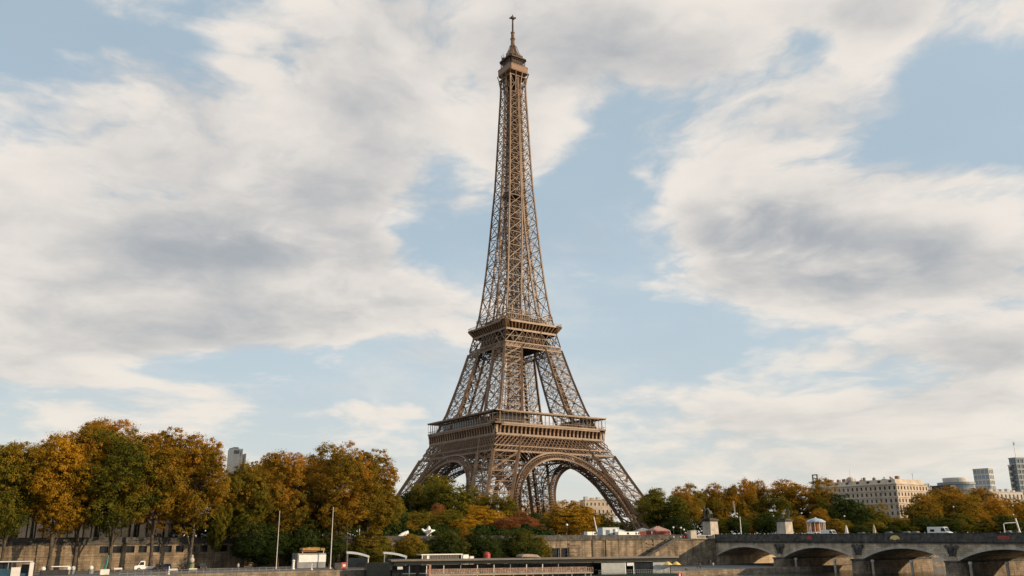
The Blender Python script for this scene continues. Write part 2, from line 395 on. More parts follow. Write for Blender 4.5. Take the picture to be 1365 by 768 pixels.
# open stair against the wall
st = thing('quay_stair', 'stone stair climbing the quay wall beside the bridge', 'staircase', (0,0,0))
xa, xb = row(838, YW-3).x, row(903, YW-3).x; n_ = 26
b = MB()
for k in range(n_):
    x0 = xa+(xb-xa)*k/n_; x1 = xa+(xb-xa)*(k+1)/n_; z1 = -7.5+ (9.2)*(k+1)/n_
    b.box(x0, x1, YW-3.2, YW-.02, -9, z1)
b.build('steps', STONE_X, st)
b = MB(); b.prism([(xa,-7.5),(xb,1.7),(xb,2.75),(xa,-6.5)], 'y', YW-3.6, YW-3.203); b.build('stair_parapet', STONE_D, st)
b = MB()
for k in range(9):
    x = xa+4+k*1.6; b.beam((x,YW-4.6,-7.5),(x,YW-4.6,-4.6),.09)
b.beam((xa+3.5,YW-4.6,-4.6),(xa+17.5,YW-4.6,-4.6),.14); b.build('railing', GREYP, st)

# ------------------------------------------------------------------ the bridge
BX = 17.5; SP = 31.0; Y0 = -159.0
br = thing('stone_arch_bridge', 'low stone bridge of flat arches crossing the river right of the tower', 'bridge', (0,0,0))
def arch_z(t):                                # t in -1..1 across the opening
    Rr = (14**2+3.3**2)/(2*3.3); return -4.5 + math.sqrt(Rr*Rr-(14*t)**2) - (Rr-3.3)
b = MB(); b2 = MB(); NS = 24
for k in range(5):
    yc = Y0 - SP*k - 1.5 - 14
    ys = [yc+14-28*i/NS for i in range(NS+1)]; zs = [arch_z(-1+2*i/NS) for i in range(NS+1)]
    for i in range(NS):
        for sx in (-1, 1):
            x0, x1 = (-BX, -BX+1) if sx < 0 else (BX-1, BX)
            b.hexa([(x0,ys[i],zs[i]),(x1,ys[i],zs[i]),(x1,ys[i+1],zs[i+1]),(x0,ys[i+1],zs[i+1])],[(x0,ys[i],.78),(x1,ys[i],.78),(x1,ys[i+1],.78),(x0,ys[i+1],.78)])
        b2.quad((-BX+1,ys[i],zs[i]+.02),(BX-1,ys[i],zs[i]+.02),(BX-1,ys[i+1],zs[i+1]+.02),(-BX+1,ys[i+1],zs[i+1]+.02))
    y1 = yc-14; b.box(-BX,BX,y1-3,y1,-4.5,.78)
b.box(-BX,BX,Y0-1.5,Y0+1.2,-9,.78)
b.build('spandrel_wall', STONE_Y, br); b2.build('vault', STONE_Y, br)
for k in range(5):
    yc = Y0 - SP*k - 1.5 - 14
    for sx in (-1, 1):
        b = MB()
        for i in range(NS):
            ya, yb = yc+14-28*i/NS, yc+14-28*(i+1)/NS; za, zb = arch_z(-1+2*i/NS), arch_z(-1+2*(i+1)/NS)
            x0, x1 = (-BX-.12, -BX+.2) if sx < 0 else (BX-.2, BX+.12)
            b.hexa([(x0,ya,za-.02),(x1,ya,za-.02),(x1,yb,zb-.02),(x0,yb,zb-.02)],[(x0,ya,za+.75),(x1,ya,za+.75),(x1,yb,zb+.75),(x0,yb,zb+.75)])
        b.build('arch_ring', STONE_P, br)
for k in range(1, 5):
    yp = Y0 - SP*k
    b = MB(); b.box(-BX-.6,BX+.6,yp-1.9,yp+1.9,-11,-5.0)
    for sx in (-1, 1):
        pts = [(sx*(BX+.6)+sx*2.3*math.cos(t), yp+1.9*math.sin(t)) for t in [(-math.pi/2)+math.pi*i/10 for i in range(11)]]
        b.prism(pts, 'z', -11, -5.0)
    po = b.build('pier', STONE_PIER, br)
    c = MB(); c.box(-BX-.3,BX+.3,yp-2.15,yp+2.15,-4.998,-4.5)
    for sx in (-1, 1):
        pts = [(sx*(BX+.6)+sx*2.6*math.cos(t), yp+2.15*math.sin(t)) for t in [(-math.pi/2)+math.pi*i/10 for i in range(11)]]
        c.prism(pts, 'z', -4.997, -4.45)
    c.build('pier_cap', STONE_D, po)
    # carved eagle in a wreath
    for sx in (-1,):
        e = MB(); X = -BX-.25; zc = -1.35
        ring = [(X, yp+1.15*math.cos(t), zc-.35+1.15*math.sin(t)) for t in [2*math.pi*i/18 for i in range(19)]]
        e.tube(ring, .3, 6)
        e.tube([(X,yp,zc-1.3),(X-.1,yp,zc-.3),(X-.1,yp,zc+.6),(X-.12,yp,zc+1.05),(X-.15,yp+.25,zc+1.35)], [.35,.6,.62,.3,.2], 8)
        for s_ in (-1, 1):
            e.prism([(yp+s_*.3,zc+.1),(yp+s_*1.4,zc-.05),(yp+s_*2.0,zc+.4),(yp+s_*2.2,zc+1.0),(yp+s_*1.6,zc+1.3),(yp+s_*1.1,zc+1.1),(yp+s_*.3,zc+.9)][::s_], 'x', X-.2, X+.25)
            e.tube([(X,yp+s_*.4,zc-1.2),(X,yp+s_*1.0,zc-1.9)], [.3,.18], 6)
        e.build('carved_eagle', STONE_D, br)
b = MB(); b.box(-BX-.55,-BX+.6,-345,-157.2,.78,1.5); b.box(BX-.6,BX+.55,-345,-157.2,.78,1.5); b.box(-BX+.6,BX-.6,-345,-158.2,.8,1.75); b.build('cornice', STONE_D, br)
b = MB(); pl = [(-159,.778)]
for i in range(308):
    y = -159.2 - i*.6
    if y < -343: break
    pl += [(y,.70),(y,.3),(y-.32,.3),(y-.32,.70)]
pl.append((pl[-1][0],.778)); b.prism(pl, 'x', -BX-.5, -BX-.002)
b.build('corbel_table', STONE_D, br)
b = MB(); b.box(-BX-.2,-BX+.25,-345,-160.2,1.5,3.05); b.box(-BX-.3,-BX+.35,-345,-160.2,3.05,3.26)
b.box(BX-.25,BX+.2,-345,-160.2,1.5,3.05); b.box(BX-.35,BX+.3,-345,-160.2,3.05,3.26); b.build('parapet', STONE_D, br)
b = MB(); b.box(-BX+.6,BX-.6,-345,-158,1.752,1.9); b.build('carriageway', PAVE, br)
b = MB()
for k in range(5): b.box(-BX,BX,-345-5,-345,-11,1.5)
b.build('far_abutment', STONE_Y, br)
# far bank abutment terrace carrying the first pair of pedestals
ab = thing('bridge_abutment', 'tall stained stone abutment where the quay wall meets the bridge', 'wall', (0,0,0))
b = MB(); xA = row(902, YW-2).x; b.box(xA,-BX,YW-2.4,YW-.02,-9,1.2); b.build('wall', STONE_X, ab)
b = MB(); b.box(xA-.2,-BX-.6,YW-2.7,YW-.02,1.2,1.75); b.build('coping', STONE_D, ab)
b = MB(); px_ = row(924, YW-2).x; b.box(px_-1.5,px_+1.5,YW-2.3,YW-.4,1.75,4.6); b.build('gate_block', STONE_P, ab)
b = MB(); b.box(px_+1.6,-BX-.8,YW-2.0,YW-1.6,1.75,1.95); b.box(px_+1.6,-BX-.8,YW-2.0,YW-1.6,2.75,3.0)
for k in range(8): b.box(px_+1.8+k*.62,px_+2.0+k*.62,YW-1.95,YW-1.65,1.95,2.75)
b.build('balustrade', STONE_P, ab)
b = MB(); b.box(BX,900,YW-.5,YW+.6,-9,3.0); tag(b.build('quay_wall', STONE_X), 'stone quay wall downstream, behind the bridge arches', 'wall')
b = MB()
for k in range(3): b.box(xA-12+k*.02, xA-.3, YW-1.2, YW-1.0, 3.2+k*.45, 3.3+k*.45)
# banners hung on the parapet
for (p, lab, c, nm) in ((1079,'round orange roundel hung on the bridge parapet, nearest the pavilion',RED,'r'),(1193,'yellow oval board hung on the bridge parapet below the parked cars',YEL,'y'),(1338,'small red oblong board on the bridge parapet near the right edge',RED,'s')):
    d = ray(p, 718); t = (-BX-.4-CAM.x)/d.x; q = CAM+d*t
    e = MB()
    if nm == 's': e.box(-.1,.1,-1.7,1.7,-.75,.75); e.box(-.16,-.102,-1.2,1.2,-.2,.2)
    else:
        a_ = 1.0 if nm == 'r' else 1.6
        e.prism([(a_*math.cos(t_), .95*math.sin(t_)) for t_ in [2*math.pi*i/20 for i in range(20)]], 'x', -.1, .1)
        e.prism([(.5*a_*math.cos(t_), .45*math.sin(t_)) for t_ in [2*math.pi*i/20 for i in range(20)]], 'x', -.16, -.102)
    o = e.build('parapet_board', c, loc=(-BX-.42, q.y, q.z)); tag(o, lab, 'board')

# ------------------------------------------------------------------ the tower
PROF = [(0,60.5,44.8),(10,54.9,40.2),(20,49.4,35.3),(30,44.4,30.2),(38,40.6,26.0),(44,37.9,23.0),(52,34.3,19.3),(58,31.6,17.3),(68,27.8,14),(78,25,12.1),(88,22.3,10.3),(102,18.9,7.9),
        (112,16.8,6.2),(120,15.1,5.4),(130,13.7,4.5),(145,12.2,3.2),(160,10.95,2.0),(172,10.1,1.1),(180,9.6,.7),(200,8.2,.35),(215,7.5,.3),(230,6.9,.28),(248,6.2,.25),(265,5.5,.22),(282,5.2,.2)]
def prof(z):
    for (a, b_, c) in zip(PROF, PROF[1:], PROF[1:]):
        if z <= b_[0]:
            t = (z-a[0])/(b_[0]-a[0]); return a[1]+(b_[1]-a[1])*t, a[2]+(b_[2]-a[2])*t
    return PROF[-1][1:]
TW = thing('iron_lattice_tower', 'tall brown iron lattice tower on four splayed legs, standing behind the trees', 'tower', (0,0,0))
def corner(z, i):                             # the four ribs of the leg in the (+,+) quadrant
    o, h = prof(z); return Vector(((o,o,z),(h,o,z),(h,h,z),(o,h,z))[i])
def leg_mesh(zs, rib, gw, heavy, offw):
    b = MB(); w = MB()
    for a, c in zip(zs, zs[1:]):
        n_ = 2
        for i in range(4):
            b.beam(corner(a,i), corner(c,i), rib)
        for i in range(4):
            j = (i+1) % 4
            p0, p1, q0, q1 = corner(a,i), corner(a,j), corner(c,i), corner(c,j)
            up = (q0-p0).normalized(); al = (p1-p0).normalized()
            if heavy:
                w.girder(p0, q1, up*offw, 5, gw, gw*.6); w.girder(p1, q0, up*offw, 5, gw, gw*.6)
                w.girder(q0, q1, up*offw, 6, gw, gw*.6)
                m0, m1 = p0.lerp(q0,.5), p1.lerp(q1,.5); w.beam(m0, m1, gw*1.3)
                w.beam(p0.lerp(p1,.5), q0.lerp(q1,.5), gw*1.3)
                ctr = (p0+p1+q0+q1)/4
                for s0, s1 in ((m0, p0.lerp(p1,.5)),(m0, q0.lerp(q1,.5)),(m1, p0.lerp(p1,.5)),(m1, q0.lerp(q1,.5))): w.beam(s0, s1, gw*.8)
            else:
                w.beam(p0, q1, gw); w.beam(p1, q0, gw); w.beam(q0, q1, gw*1.2)
        for k in range(2 if heavy else 1):     # floors of cross ties inside the leg
            z = a+(c-a)*(k+.5)/2; ps = [corner(z,i) for i in range(4)]
            if heavy:
                w.beam(ps[0], ps[2], gw*.9); w.beam(ps[1], ps[3], gw*.9)
                for i in range(4): w.beam(ps[i], ps[(i+1)%4], gw*.5)
    return b, w
def four(name, b, m, parent, skip=()):
    o = None
    for k in range(4):
        if k in skip: continue
        if o is None: o = b.build(name, m, parent, rot=k*math.pi/2); first = o
        else:
            c = first.copy(); COL.objects.link(c); c.parent = parent if not isinstance(parent, list) else parent[k]; c.rotation_euler = (0,0,k*math.pi/2)
    return first
def fourkids(name, b, m, parents):
    f = b.build(name, m, parents[0]); out = [f]
    for p in parents[1:]:
        c = f.copy(); COL.objects.link(c); c.parent = p; out.append(c)
    return out
def fourtop(name, b, m, rots=(0,1,2,3)):
    f = b.build(name, m, TW, rot=rots[0]*math.pi/2); out = [f]
    for k in rots[1:]:
        c = f.copy(); COL.objects.link(c); c.parent = TW; c.rotation_euler = (0,0,k*math.pi/2); out.append(c)
    return out
# masonry feet
for (i, j) in ((0,0),(1,0),(1,1),(0,1)):
    x = 60.5 if i == 0 else 44.8; y = 60.5 if j == 0 else 44.8; b = MB()
    b.hexa([(x-3.5,y-3.5,1.9),(x+3.5,y-3.5,1.9),(x+3.5,y+3.5,1.9),(x-3.5,y+3.5,1.9)],[(x-2,y-2,4.6),(x+2,y-2,4.6),(x+2,y+2,4.6),(x-2,y+2,4.6)])
    fourtop('masonry_base', b, STONE_P)
zl = [1.5, 12.5, 23, 33.5, 43.4]
b, w = leg_mesh(zl, 1.05, .24, True, .9)
def ribs(zs, th, parents):
    for i in range(4):
        r_ = MB()
        for a, c in zip(zs, zs[1:]): r_.beam(corner(a,i), corner(c,i)+(corner(c,i)-corner(a,i)).normalized()*.1, th)
        fourkids('rib', r_, IRON, parents)
legs = fourtop('leg', w, IRON); ribs(zl, 1.45, legs)
# inclined lift track and stair in each leg
tr = MB()
for dx in (-2.2, -1.0, 1.0, 2.2):
    p = (corner(2,0)+corner(2,2))/2; q = (corner(56,0)+corner(56,2))/2; s_ = Vector((dx,-dx,0))*.9; tr.beam(p+s_, q+s_, .45)
p = (corner(2,0)+corner(2,2))/2; q = (corner(56,0)+corner(56,2))/2
for k in range(40): c_ = p.lerp(q, k/40); tr.beam(c_+Vector((2,-2,0)), c_-Vector((2,-2,0)), .25)
for k in range(18):
    a = corner(2+k*2.8,1).lerp(corner(2+k*2.8,3), .3); c_ = corner(4.8+k*2.8,1).lerp(corner(4.8+k*2.8,3), .7)
    if k % 2: a, c_ = corner(2+k*2.8,1).lerp(corner(2+k*2.8,3), .7), corner(4.8+k*2.8,1).lerp(corner(4.8+k*2.8,3), .3)
    tr.beam(a, c_, .9, .25)
fourkids('lift_track', tr, IRON_SHADE, legs)
# faces: side k=0 looks to -y
def fp(x, z, inset=0): return Vector((x, -(prof(z)[0]-inset), z))
def lat_band(b, z0, z1, step, th, inset=0, rows=1, half=None):
    for r in range(rows):
        a, c = z0+(z1-z0)*r/rows, z0+(z1-z0)*(r+1)/rows
        h0 = half or prof(a)[0]; h1 = half or prof(c)[0]; n_ = max(2, int(round(2*h0/step)))
        for i in range(n_):
            u0, u1 = -1+2*i/n_, -1+2*(i+1)/n_
            b.beam(fp(u0*h0,a,inset), fp(u1*h1,c,inset), th*.5, th*1.25); b.beam(fp(u1*h0,a,inset), fp(u0*h1,c,inset), th*.5, th*1.25)
def hbar(b, z, th, hh, half=None, out=0):
    h = half or prof(z)[0]; b.beam((-h,-(prof(z)[0]+out),z),(h,-(prof(z)[0]+out),z), th, hh)
b = MB()
h0, h1 = prof(46.2)[0], prof(51.6)[0]
n_ = 30                                       # large open diamonds: long slanting flats, two cells each
for i in range(-1, n_):
    for s_ in (1, -1):
        u0, u1 = -1+2*i/n_, -1+2*(i+2)/n_
        a0, a1, z0, z1 = u0, u1, 46.2, 51.6
        if a0 < -1: z0 = 46.2+(51.6-46.2)*(-1-a0)/(a1-a0); a0 = -1
        if a1 > 1: z1 = 46.2+(51.6-46.2)*(1-u0)/(u1-u0); a1 = 1
        if a1 <= a0: continue
        b.beam(fp(s_*a0*prof(z0)[0], z0), fp(s_*a1*prof(z1)[0], z1), .18, .52)
lat_band(b, 43.6, 46.0, 2.4, .3)
for z, th in ((43.5,.55),(46.1,.5),(51.7,.6)): hbar(b, z, .5, th)
for x_ in (-1, 1):
    for zz_ in (19.3/34.3,): b.beam(fp(x_*prof(43.5)[1],43.5,-.1), fp(x_*prof(51.7)[1],51.7,-.1), .8)
fr = fourtop('frieze', b, IRON)
bb = MB()                                     # lattice behind the frieze, plus a solid plate added to darken its gaps
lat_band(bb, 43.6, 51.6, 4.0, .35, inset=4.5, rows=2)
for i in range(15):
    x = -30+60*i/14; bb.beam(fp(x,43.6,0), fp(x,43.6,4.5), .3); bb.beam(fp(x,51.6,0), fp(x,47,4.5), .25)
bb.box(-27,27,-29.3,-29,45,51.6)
fourkids('back_lattice_shade_plate', bb, IRON_SHADE, fr)
# the big arches
Rc, zc, Ri = 36.2, 7.0, 33.0
def arc_pt(th, r): return (r*math.sin(th), zc + r*math.cos(th))
b = MB(); NA = 60; A0 = math.radians(80)
for side in (0,):
    for i in range(NA):
        t0, t1 = -A0+2*A0*i/NA, -A0+2*A0*(i+1)/NA
        for r, th, dp in ((Rc, .8, 1.6),(Ri, .7, 1.6),(Rc-.8,.2,.3),(Ri+.7,.2,.3)):
            (x0,z0),(x1,z1) = arc_pt(t0,r), arc_pt(t1,r); p_, q_ = fp(x0,z0,-.25+dp/2-.3), fp(x1,z1,-.25+dp/2-.3)
            b.hexa([p_+Vector((0,-dp/2,0)),p_+Vector((0,dp/2,0)),p_+Vector((0,dp/2,th)),p_+Vector((0,-dp/2,th))],[q_+Vector((0,-dp/2,0)),q_+Vector((0,dp/2,0)),q_+Vector((0,dp/2,th)),q_+Vector((0,-dp/2,th))])
        (x0,z0),(x1,z1) = arc_pt(t0,Ri+.4), arc_pt(t0,Rc-.1); b.beam(fp(x0,z0,-.1), fp(x1,z1,-.1), .34, .3)
        (xa_,za_),(xb_,zb_) = arc_pt(t0,Ri+.5), arc_pt(t1,Rc-.2); b.beam(fp(xa_,za_,-.1), fp(xb_,zb_,-.1), .2)
        (xa_,za_),(xb_,zb_) = arc_pt(t1,Ri+.5), arc_pt(t0,Rc-.2); b.beam(fp(xa_,za_,-.1), fp(xb_,zb_,-.1), .2)
    for s_ in (-1, 1):                        # below the circle the band runs on down along the inner rib
        xe, ze = arc_pt(A0, Rc); xi, zi = arc_pt(A0, Ri)
        nn = 9; xi2 = lambda t: xe+(38.5-xe)*t; ri2 = lambda t: xi+(35.6-xi)*t
        for k in range(nn):
            t0, t1 = k/nn, (k+1)/nn; oa, ob = ze+(2.2-ze)*t0, ze+(2.2-ze)*t1; ia, ib = zi+(2.2-zi)*t0, zi+(2.2-zi)*t1
            b.beam(fp(s_*xi2(t0),oa,-.1), fp(s_*xi2(t1),ob,-.1), 1.2, .55)
            b.beam(fp(s_*ri2(t0),ia,-.1), fp(s_*ri2(t1),ib,-.1), 1.2, .5)
            b.beam(fp(s_*xi2(t0),oa,-.1), fp(s_*ri2(t0),ia,-.1), .3); b.beam(fp(s_*xi2(t1),ob,-.1), fp(s_*ri2(t0),ia,-.1), .2)
#                                      # open spandrel: radial struts joined by little round heads
for i in range(44):
    th = math.radians(-62+124*i/43); x0, z0 = arc_pt(th, Rc+.2)
    if z0 > 43.2: continue
    k_ = (43.3-z0)/max(.05, math.cos(th)); k_ = min(k_, 12); x1, z1 = x0+k_*math.sin(th), z0+k_*math.cos(th)
    lim = prof(z1)[1]
    if abs(x1) > lim+1.0:
        f_ = (lim+1.0-abs(x0))/max(.01, abs(x1)-abs(x0))
        if f_ <= 0.05: continue
        x1, z1 = x0+(x1-x0)*f_, z0+(z1-z0)*f_
    b.beam(fp(x0,z0,-.05), fp(x1,z1,-.05), .38, .3)
    b.beam(fp(x1-.9,z1-.2,-.05), fp(x1+.9,z1-.2,-.05), .5)
arches = fourtop('arch', b, IRON)
b = MB()                                      # soffit: inner ring further in and the lattice between the two
for i in range(NA):
    t0, t1 = -A0+2*A0*i/NA, -A0+2*A0*(i+1)/NA
    (x0,z0),(x1,z1) = arc_pt(t0,Ri+.1), arc_pt(t1,Ri+.1)
    D_ = 9.0
    def ip(x, z, d): 
        v = fp(x,z,0); return v + Vector((0, d, 0))
    b.beam(ip(x0,z0,D_), ip(x1,z1,D_), .5); b.beam(ip(x0,z0+2.6,D_), ip(x1,z1+2.6,D_), .35); b.beam(ip(x0,z0,D_/2), ip(x1,z1,D_/2), .35)
    b.beam(ip(x0,z0,1), ip(x0,z0,D_), .28); b.beam(ip(x0,z0,D_), ip(x1,z1+2.6,D_), .2)
    if i % 2: b.beam(ip(x0,z0,1), ip(x1,z1,D_), .22); 
    else: b.beam(ip(x1,z1,1), ip(x0,z0,D_), .22)
fourkids('soffit_lattice', b, IRON_SHADE, arches)
# consoles and cornice of the first platform
b = MB(); hx = 35.3
b.box(-hx,hx,-hx,-hx+5,57.0,57.9); b.box(-hx+.3,hx-.3,-hx+.3,-hx+4,56.3,57.0)
b.box(-34.6,34.6,-34.6,-33.9,51.8,52.5)
nC = 27
for i in range(nC+1):
    x = -34.4+68.8*i/nC
    b.prism([(-33.4,52.5),(-34.5,52.5),(-34.6,54.2),(-34.9,55.4),(-35.25,56.3),(-33.4,56.3)], 'x', x-.45, x+.45)
    if i < nC:
        xc = x+34.4/nC; b.box(xc-.8,xc+.8,-34.0,-33.7,55.6,56.3)
cs = fourtop('first_platform_cornice', b, IRON)
b = MB(); b.box(-33.3,33.3,-33.3,-33.0,52.4,56.3); fourkids('niche_wall', b, IRON_SHADE, cs)
b = MB()
for (x0,x1,y0,y1) in ((-33.2,33.2,-33.2,-15),(-33.2,33.2,15,33.2),(-33.2,-15,-15,15),(15,33.2,-15,15)): b.box(x0,x1,y0,y1,55.2,56.9)
for i in range(-8,9):
    b.box(i*4-.2,i*4+.2,-33,-15.2,53,55.2); b.box(i*4-.2,i*4+.2,15.2,33,53,55.2); b.box(-33,-15.2,i*4-.2,i*4+.2,53,55.19); b.box(15.2,33,i*4-.2,i*4+.2,53,55.19)
b.build('first_platform_deck', IRON_SHADE, TW)
b = MB()                                      # gallery
b.box(-hx+.1,hx-.1,-hx+.12,-hx+.28,58.95,59.1)
for i in range(57):
    x = -hx+.2+(2*hx-.4)*i/56; b.box(x-.05,x+.05,-hx+.15,-hx+.25,57.9,63.1) if i % 2 == 0 else b.box(x-.04,x+.04,-hx+.15,-hx+.25,57.9,58.95)
for i in range(0, 29): 
    x = -hx+.2+(2*hx-.4)*i/28; b.box(x-.1,x+.1,-hx+2.9,-hx+3.1,57.9,63.1)
ga = fourtop('gallery_railing', b, IRON)
b = MB(); b.box(-hx,hx,-hx,-hx+4.2,63.1,63.75); b.box(-hx-.25,hx+.25,-hx-.25,-hx+.3,63.4,63.95); fourkids('gallery_roof', b, IRON, ga)
def pavil(x0,x1,y0,y1):
    b = MB(); b.box(x0,x1,y0,y1,57.9,62.4); o = b.build('pavilion', GLASSD, TW)
    c = MB(); c.box(x0-.3,x1+.3,y0-.3,y1+.3,62.4,63.0)
    for i in range(int((y1-y0)/2.5)+1): c.box(x0-.15,x0-.02,y0+i*2.5-.1,y0+i*2.5+.1,57.9,62.4)
    for i in range(int((x1-x0)/2.5)+1): c.box(x0+i*2.5-.1,x0+i*2.5+.1,y0-.15,y0-.02,57.9,62.4)
    c.build('pavilion_frame', IRON_SHADE, o)
pavil(-31,-23,-15,25); pavil(-30,-15,-31,-22); pavil(23,31,-30,-12)
# legs between the platforms
zu = [57.9, 68.5, 78.2, 87.0, 95.0, 102.0]
b, w = leg_mesh(zu, .85, .19, True, .65)
ul = fourtop('upper_leg', w, IRON); ribs(zu, 1.15, ul)
tr = MB()
for dx in (-1.4, -.5, .5, 1.4):
    p = (corner(58,0)+corner(58,2))/2; q = (corner(112,0)+corner(112,2))/2; s_ = Vector((dx,-dx,0)); tr.beam(p+s_, q+s_, .32)
for k in range(16):
    a = corner(58+k*3,1).lerp(corner(58+k*3,3), .25 if k%2 else .75); c_ = corner(61+k*3,1).lerp(corner(61+k*3,3), .75 if k%2 else .25); tr.beam(a, c_, .7, .2)
fourkids('stair_flight', tr, IRON_SHADE, ul)
b = MB()                                      # bands under the second platform
for x_ in ((-1,-.34),(-.34,0),(0,.34),(.34,1)):
    for (za, zb) in ((103.9,110.9),):
        h0, h1 = prof(za)[0], prof(zb)[0]
        for u0, u1 in ((x_[0],(x_[0]+x_[1])/2),((x_[0]+x_[1])/2,x_[1])):
            b.beam(fp(u0*h0,za), fp(u1*h1,zb), .34); b.beam(fp(u1*h0,za), fp(u0*h1,zb), .34)
        b.beam(fp(x_[0]*h0,za), fp(x_[0]*h1,zb), .6); b.beam(fp(x_[1]*h0,za), fp(x_[1]*h1,zb), .6)
lat_band(b, 101.2, 103.7, 1.5, .22, rows=1); lat_band(b, 101.2, 103.7, 3, .2)
for z, th in ((101.1,.5),(103.8,.5),(111,.6),(107.4,.25)): hbar(b, z, .45, th)
sf = fourtop('upper_frieze', b, IRON)
b = MB(); lat_band(b, 102, 110.6, 4, .3, inset=3); b.box(-11,11,-14,-13.8,105.3,110.8); fourkids('back_lattice_shade_plate', b, IRON_SHADE, sf)  # includes a solid plate added to make the openings look shaded
b = MB(); b.box(-14.5,14.5,-14.5,14.5,104.4,105.2)
for i in range(-4,5): b.box(i*3.5-.15,i*3.5+.15,-14.5,14.5,103.4,104.4); b.box(-14.5,14.5,i*3.5-.15,i*3.5+.15,103.5,104.39)
b.box(-17.6,17.6,-17.6,17.6,114.4,114.9); b.build('second_platform_deck', IRON_SHADE, TW)
b = MB(); h2 = 19.25
b.box(-h2,h2,-h2,-h2+4,114.9,115.9); b.box(-17.2,17.2,-17.2,-16.7,111.1,111.8)
for i in range(17):
    x = -16.9+33.8*i/16; x2 = x*h2/17.2
    b.hexa([(x-.35,-17.1,111.8),(x+.35,-17.1,111.8),(x+.35,-16.4,111.8),(x-.35,-16.4,111.8)],[(x2-.4,-19.0,114.9),(x2+.4,-19.0,114.9),(x2+.4,-16.4,114.9),(x2-.4,-16.4,114.9)])
c2 = fourtop('second_platform_cornice', b, IRON)
b = MB(); b.box(-16.6,16.6,-16.5,-16.3,111.6,114.9); fourkids('niche_wall', b, IRON_SHADE, c2)
b = MB(); b.box(-h2+.05,h2-.05,-h2+.1,-h2+.22,117.1,117.25)
for i in range(40): x = -h2+.1+(2*h2-.2)*i/39; b.box(x-.06,x+.06,-h2+.1,-h2+.2,115.9,117.1)
b.box(-15.6,15.6,-15.8,-15.6,120.2,120.6); b.box(-15.6,15.6,-15.8,-15.7,121.7,121.8)
for i in range(22): x = -15.5+31*i/21; b.box(x-.09,x+.09,-15.8,-15.65,115.9,121.7)
fourkids('railing', b, IRON, c2)
b = MB(); b.box(-11,11,-11,11,115.9,119.6); b.box(-12.5,12.5,-12.5,12.5,119.6,120.1); b.box(-5,5,-5,5,120.1,124); b.build('second_floor_hall', IRON_SHADE, TW)
# shaft
zs = [111.0]
while zs[-1] < 268: zs.append(zs[-1] + .60*prof(zs[-1])[0] + 2.0)
zs[-1] = 274.0
b, w = leg_mesh(zs, .62, .27, False, 0)
for a, c in zip(zs, zs[1:]):                  # secondary bars
    m_ = (a+c)/2
    for i in range(4): w.beam(corner(m_,i), corner(m_,(i+1)%4), .16)
    if a < 175:
        w.beam(corner(a,0), corner(c,2), .16); w.beam(corner(a,2), corner(c,0), .16); w.beam(corner(a,1),corner(c,3),.16)
sh_ = fourtop('shaft_corner', w, IRON); ribs(zs, .8, sh_)
b = MB()
for a, c in zip(zs, zs[1:]):
    ha, hc = prof(a)[1], prof(c)[1]
    b.beam(fp(-hc,c), fp(hc,c), .3)
    if ha > .8: b.beam(fp(-ha,a,.3), fp(hc,c,.3), .18); b.beam(fp(ha,a,.3), fp(-hc,c,.3), .18); b.beam(fp(-ha,a,8 if a<140 else 4), fp(ha,a,8 if a<140 else 4), .2)
fourtop('shaft_tie', b, IRON)
b = MB()                                      # lift guides and spiral stair up the middle
for sx in (-1,0,1):
    for sy in (-1,0,1):
        if sx or sy: b.beam((sx*2.3,sy*2.3,116),(sx*1.9,sy*1.9,275),.34)
z = 117; k = 0
while z < 272:
    s_ = 2.3
    for (p_, q_) in (((-s_,-s_),(s_,-s_)),((s_,-s_),(s_,s_)),((s_,s_),(-s_,s_)),((-s_,s_),(-s_,-s_))):
        b.beam((*p_,z),(*q_,z),.28); b.beam((*p_,z),(*q_,z+2.6),.2); 
    b.beam((-s_,-s_,z),(s_,s_,z),.2); b.beam((-s_,s_,z),(s_,-s_,z+1.3),.35,.2)
    z += 2.6; k += 1
b.build('lift_shaft', IRON_SHADE, TW)
b = MB(); b.box(-4.6,4.6,-4.6,4.6,195.4,198.6); b.box(-5.6,5.6,-5.6,5.6,195,195.4); b.build('intermediate_platform', IRON_SHADE, TW)
b = MB(); b.box(-1.6,1.6,-1.6,1.6,168,172); b.build('lift_cabin', RED, TW)
# top
b = MB()
for k in range(4):
    for s_ in (-1,-.33,.33,1):
        A_ = Matrix.Rotation(k*math.pi/2, 3, 'Z')
        pts = [(s_*5.5,-5.5,263),(s_*5.6,-5.7,269),(s_*6.3,-6.3,274),(s_*7.0,-7.0,277)]
        for p_, q_ in zip(pts, pts[1:]): b.beam(A_@Vector(p_), A_@Vector(q_), .5)
b.box(-6.2,6.2,-6.2,6.2,273.6,274.2); b.box(-5.3,5.3,-5.3,5.3,268.5,268.9); b.build('top_bracket', IRON, TW)
def octa(h, c): return [(-h+c,-h),(h-c,-h),(h,-h+c),(h,h-c),(h-c,h),(-h+c,h),(-h,h-c),(-h,-h+c)]
b = MB(); b.prism(octa(7.0,1.3), 'z', 276.6, 277.0); b.prism(octa(7.15,1.3), 'z', 277.0, 280.6); b.prism(octa(7.3,1.3),'z',280.6,280.9); b.build('top_platform', mat('pinkish_band_paint',(.25,.15,.10),.6,0,.1,1), TW)
b = MB(); b.prism(octa(4.6,1), 'z', 280.9, 286.5)
for o_ in (5.9,):
    P_ = octa(o_, 1.2)
    for i in range(8):
        a = Vector((*P_[i],0)); c = Vector((*P_[(i+1)%8],0)); n_ = max(1, int((c-a).length/1.2))
        for j in range(n_):
            q_ = a.lerp(c, j/n_); b.beam((q_.x,q_.y,280.9),(q_.x,q_.y,285.6),.16)
        for zz_ in (282.2,284,285.6): b.beam((a.x,a.y,zz_),(c.x,c.y,zz_),.14)
b.build('top_cage', IRON_SHADE, TW)
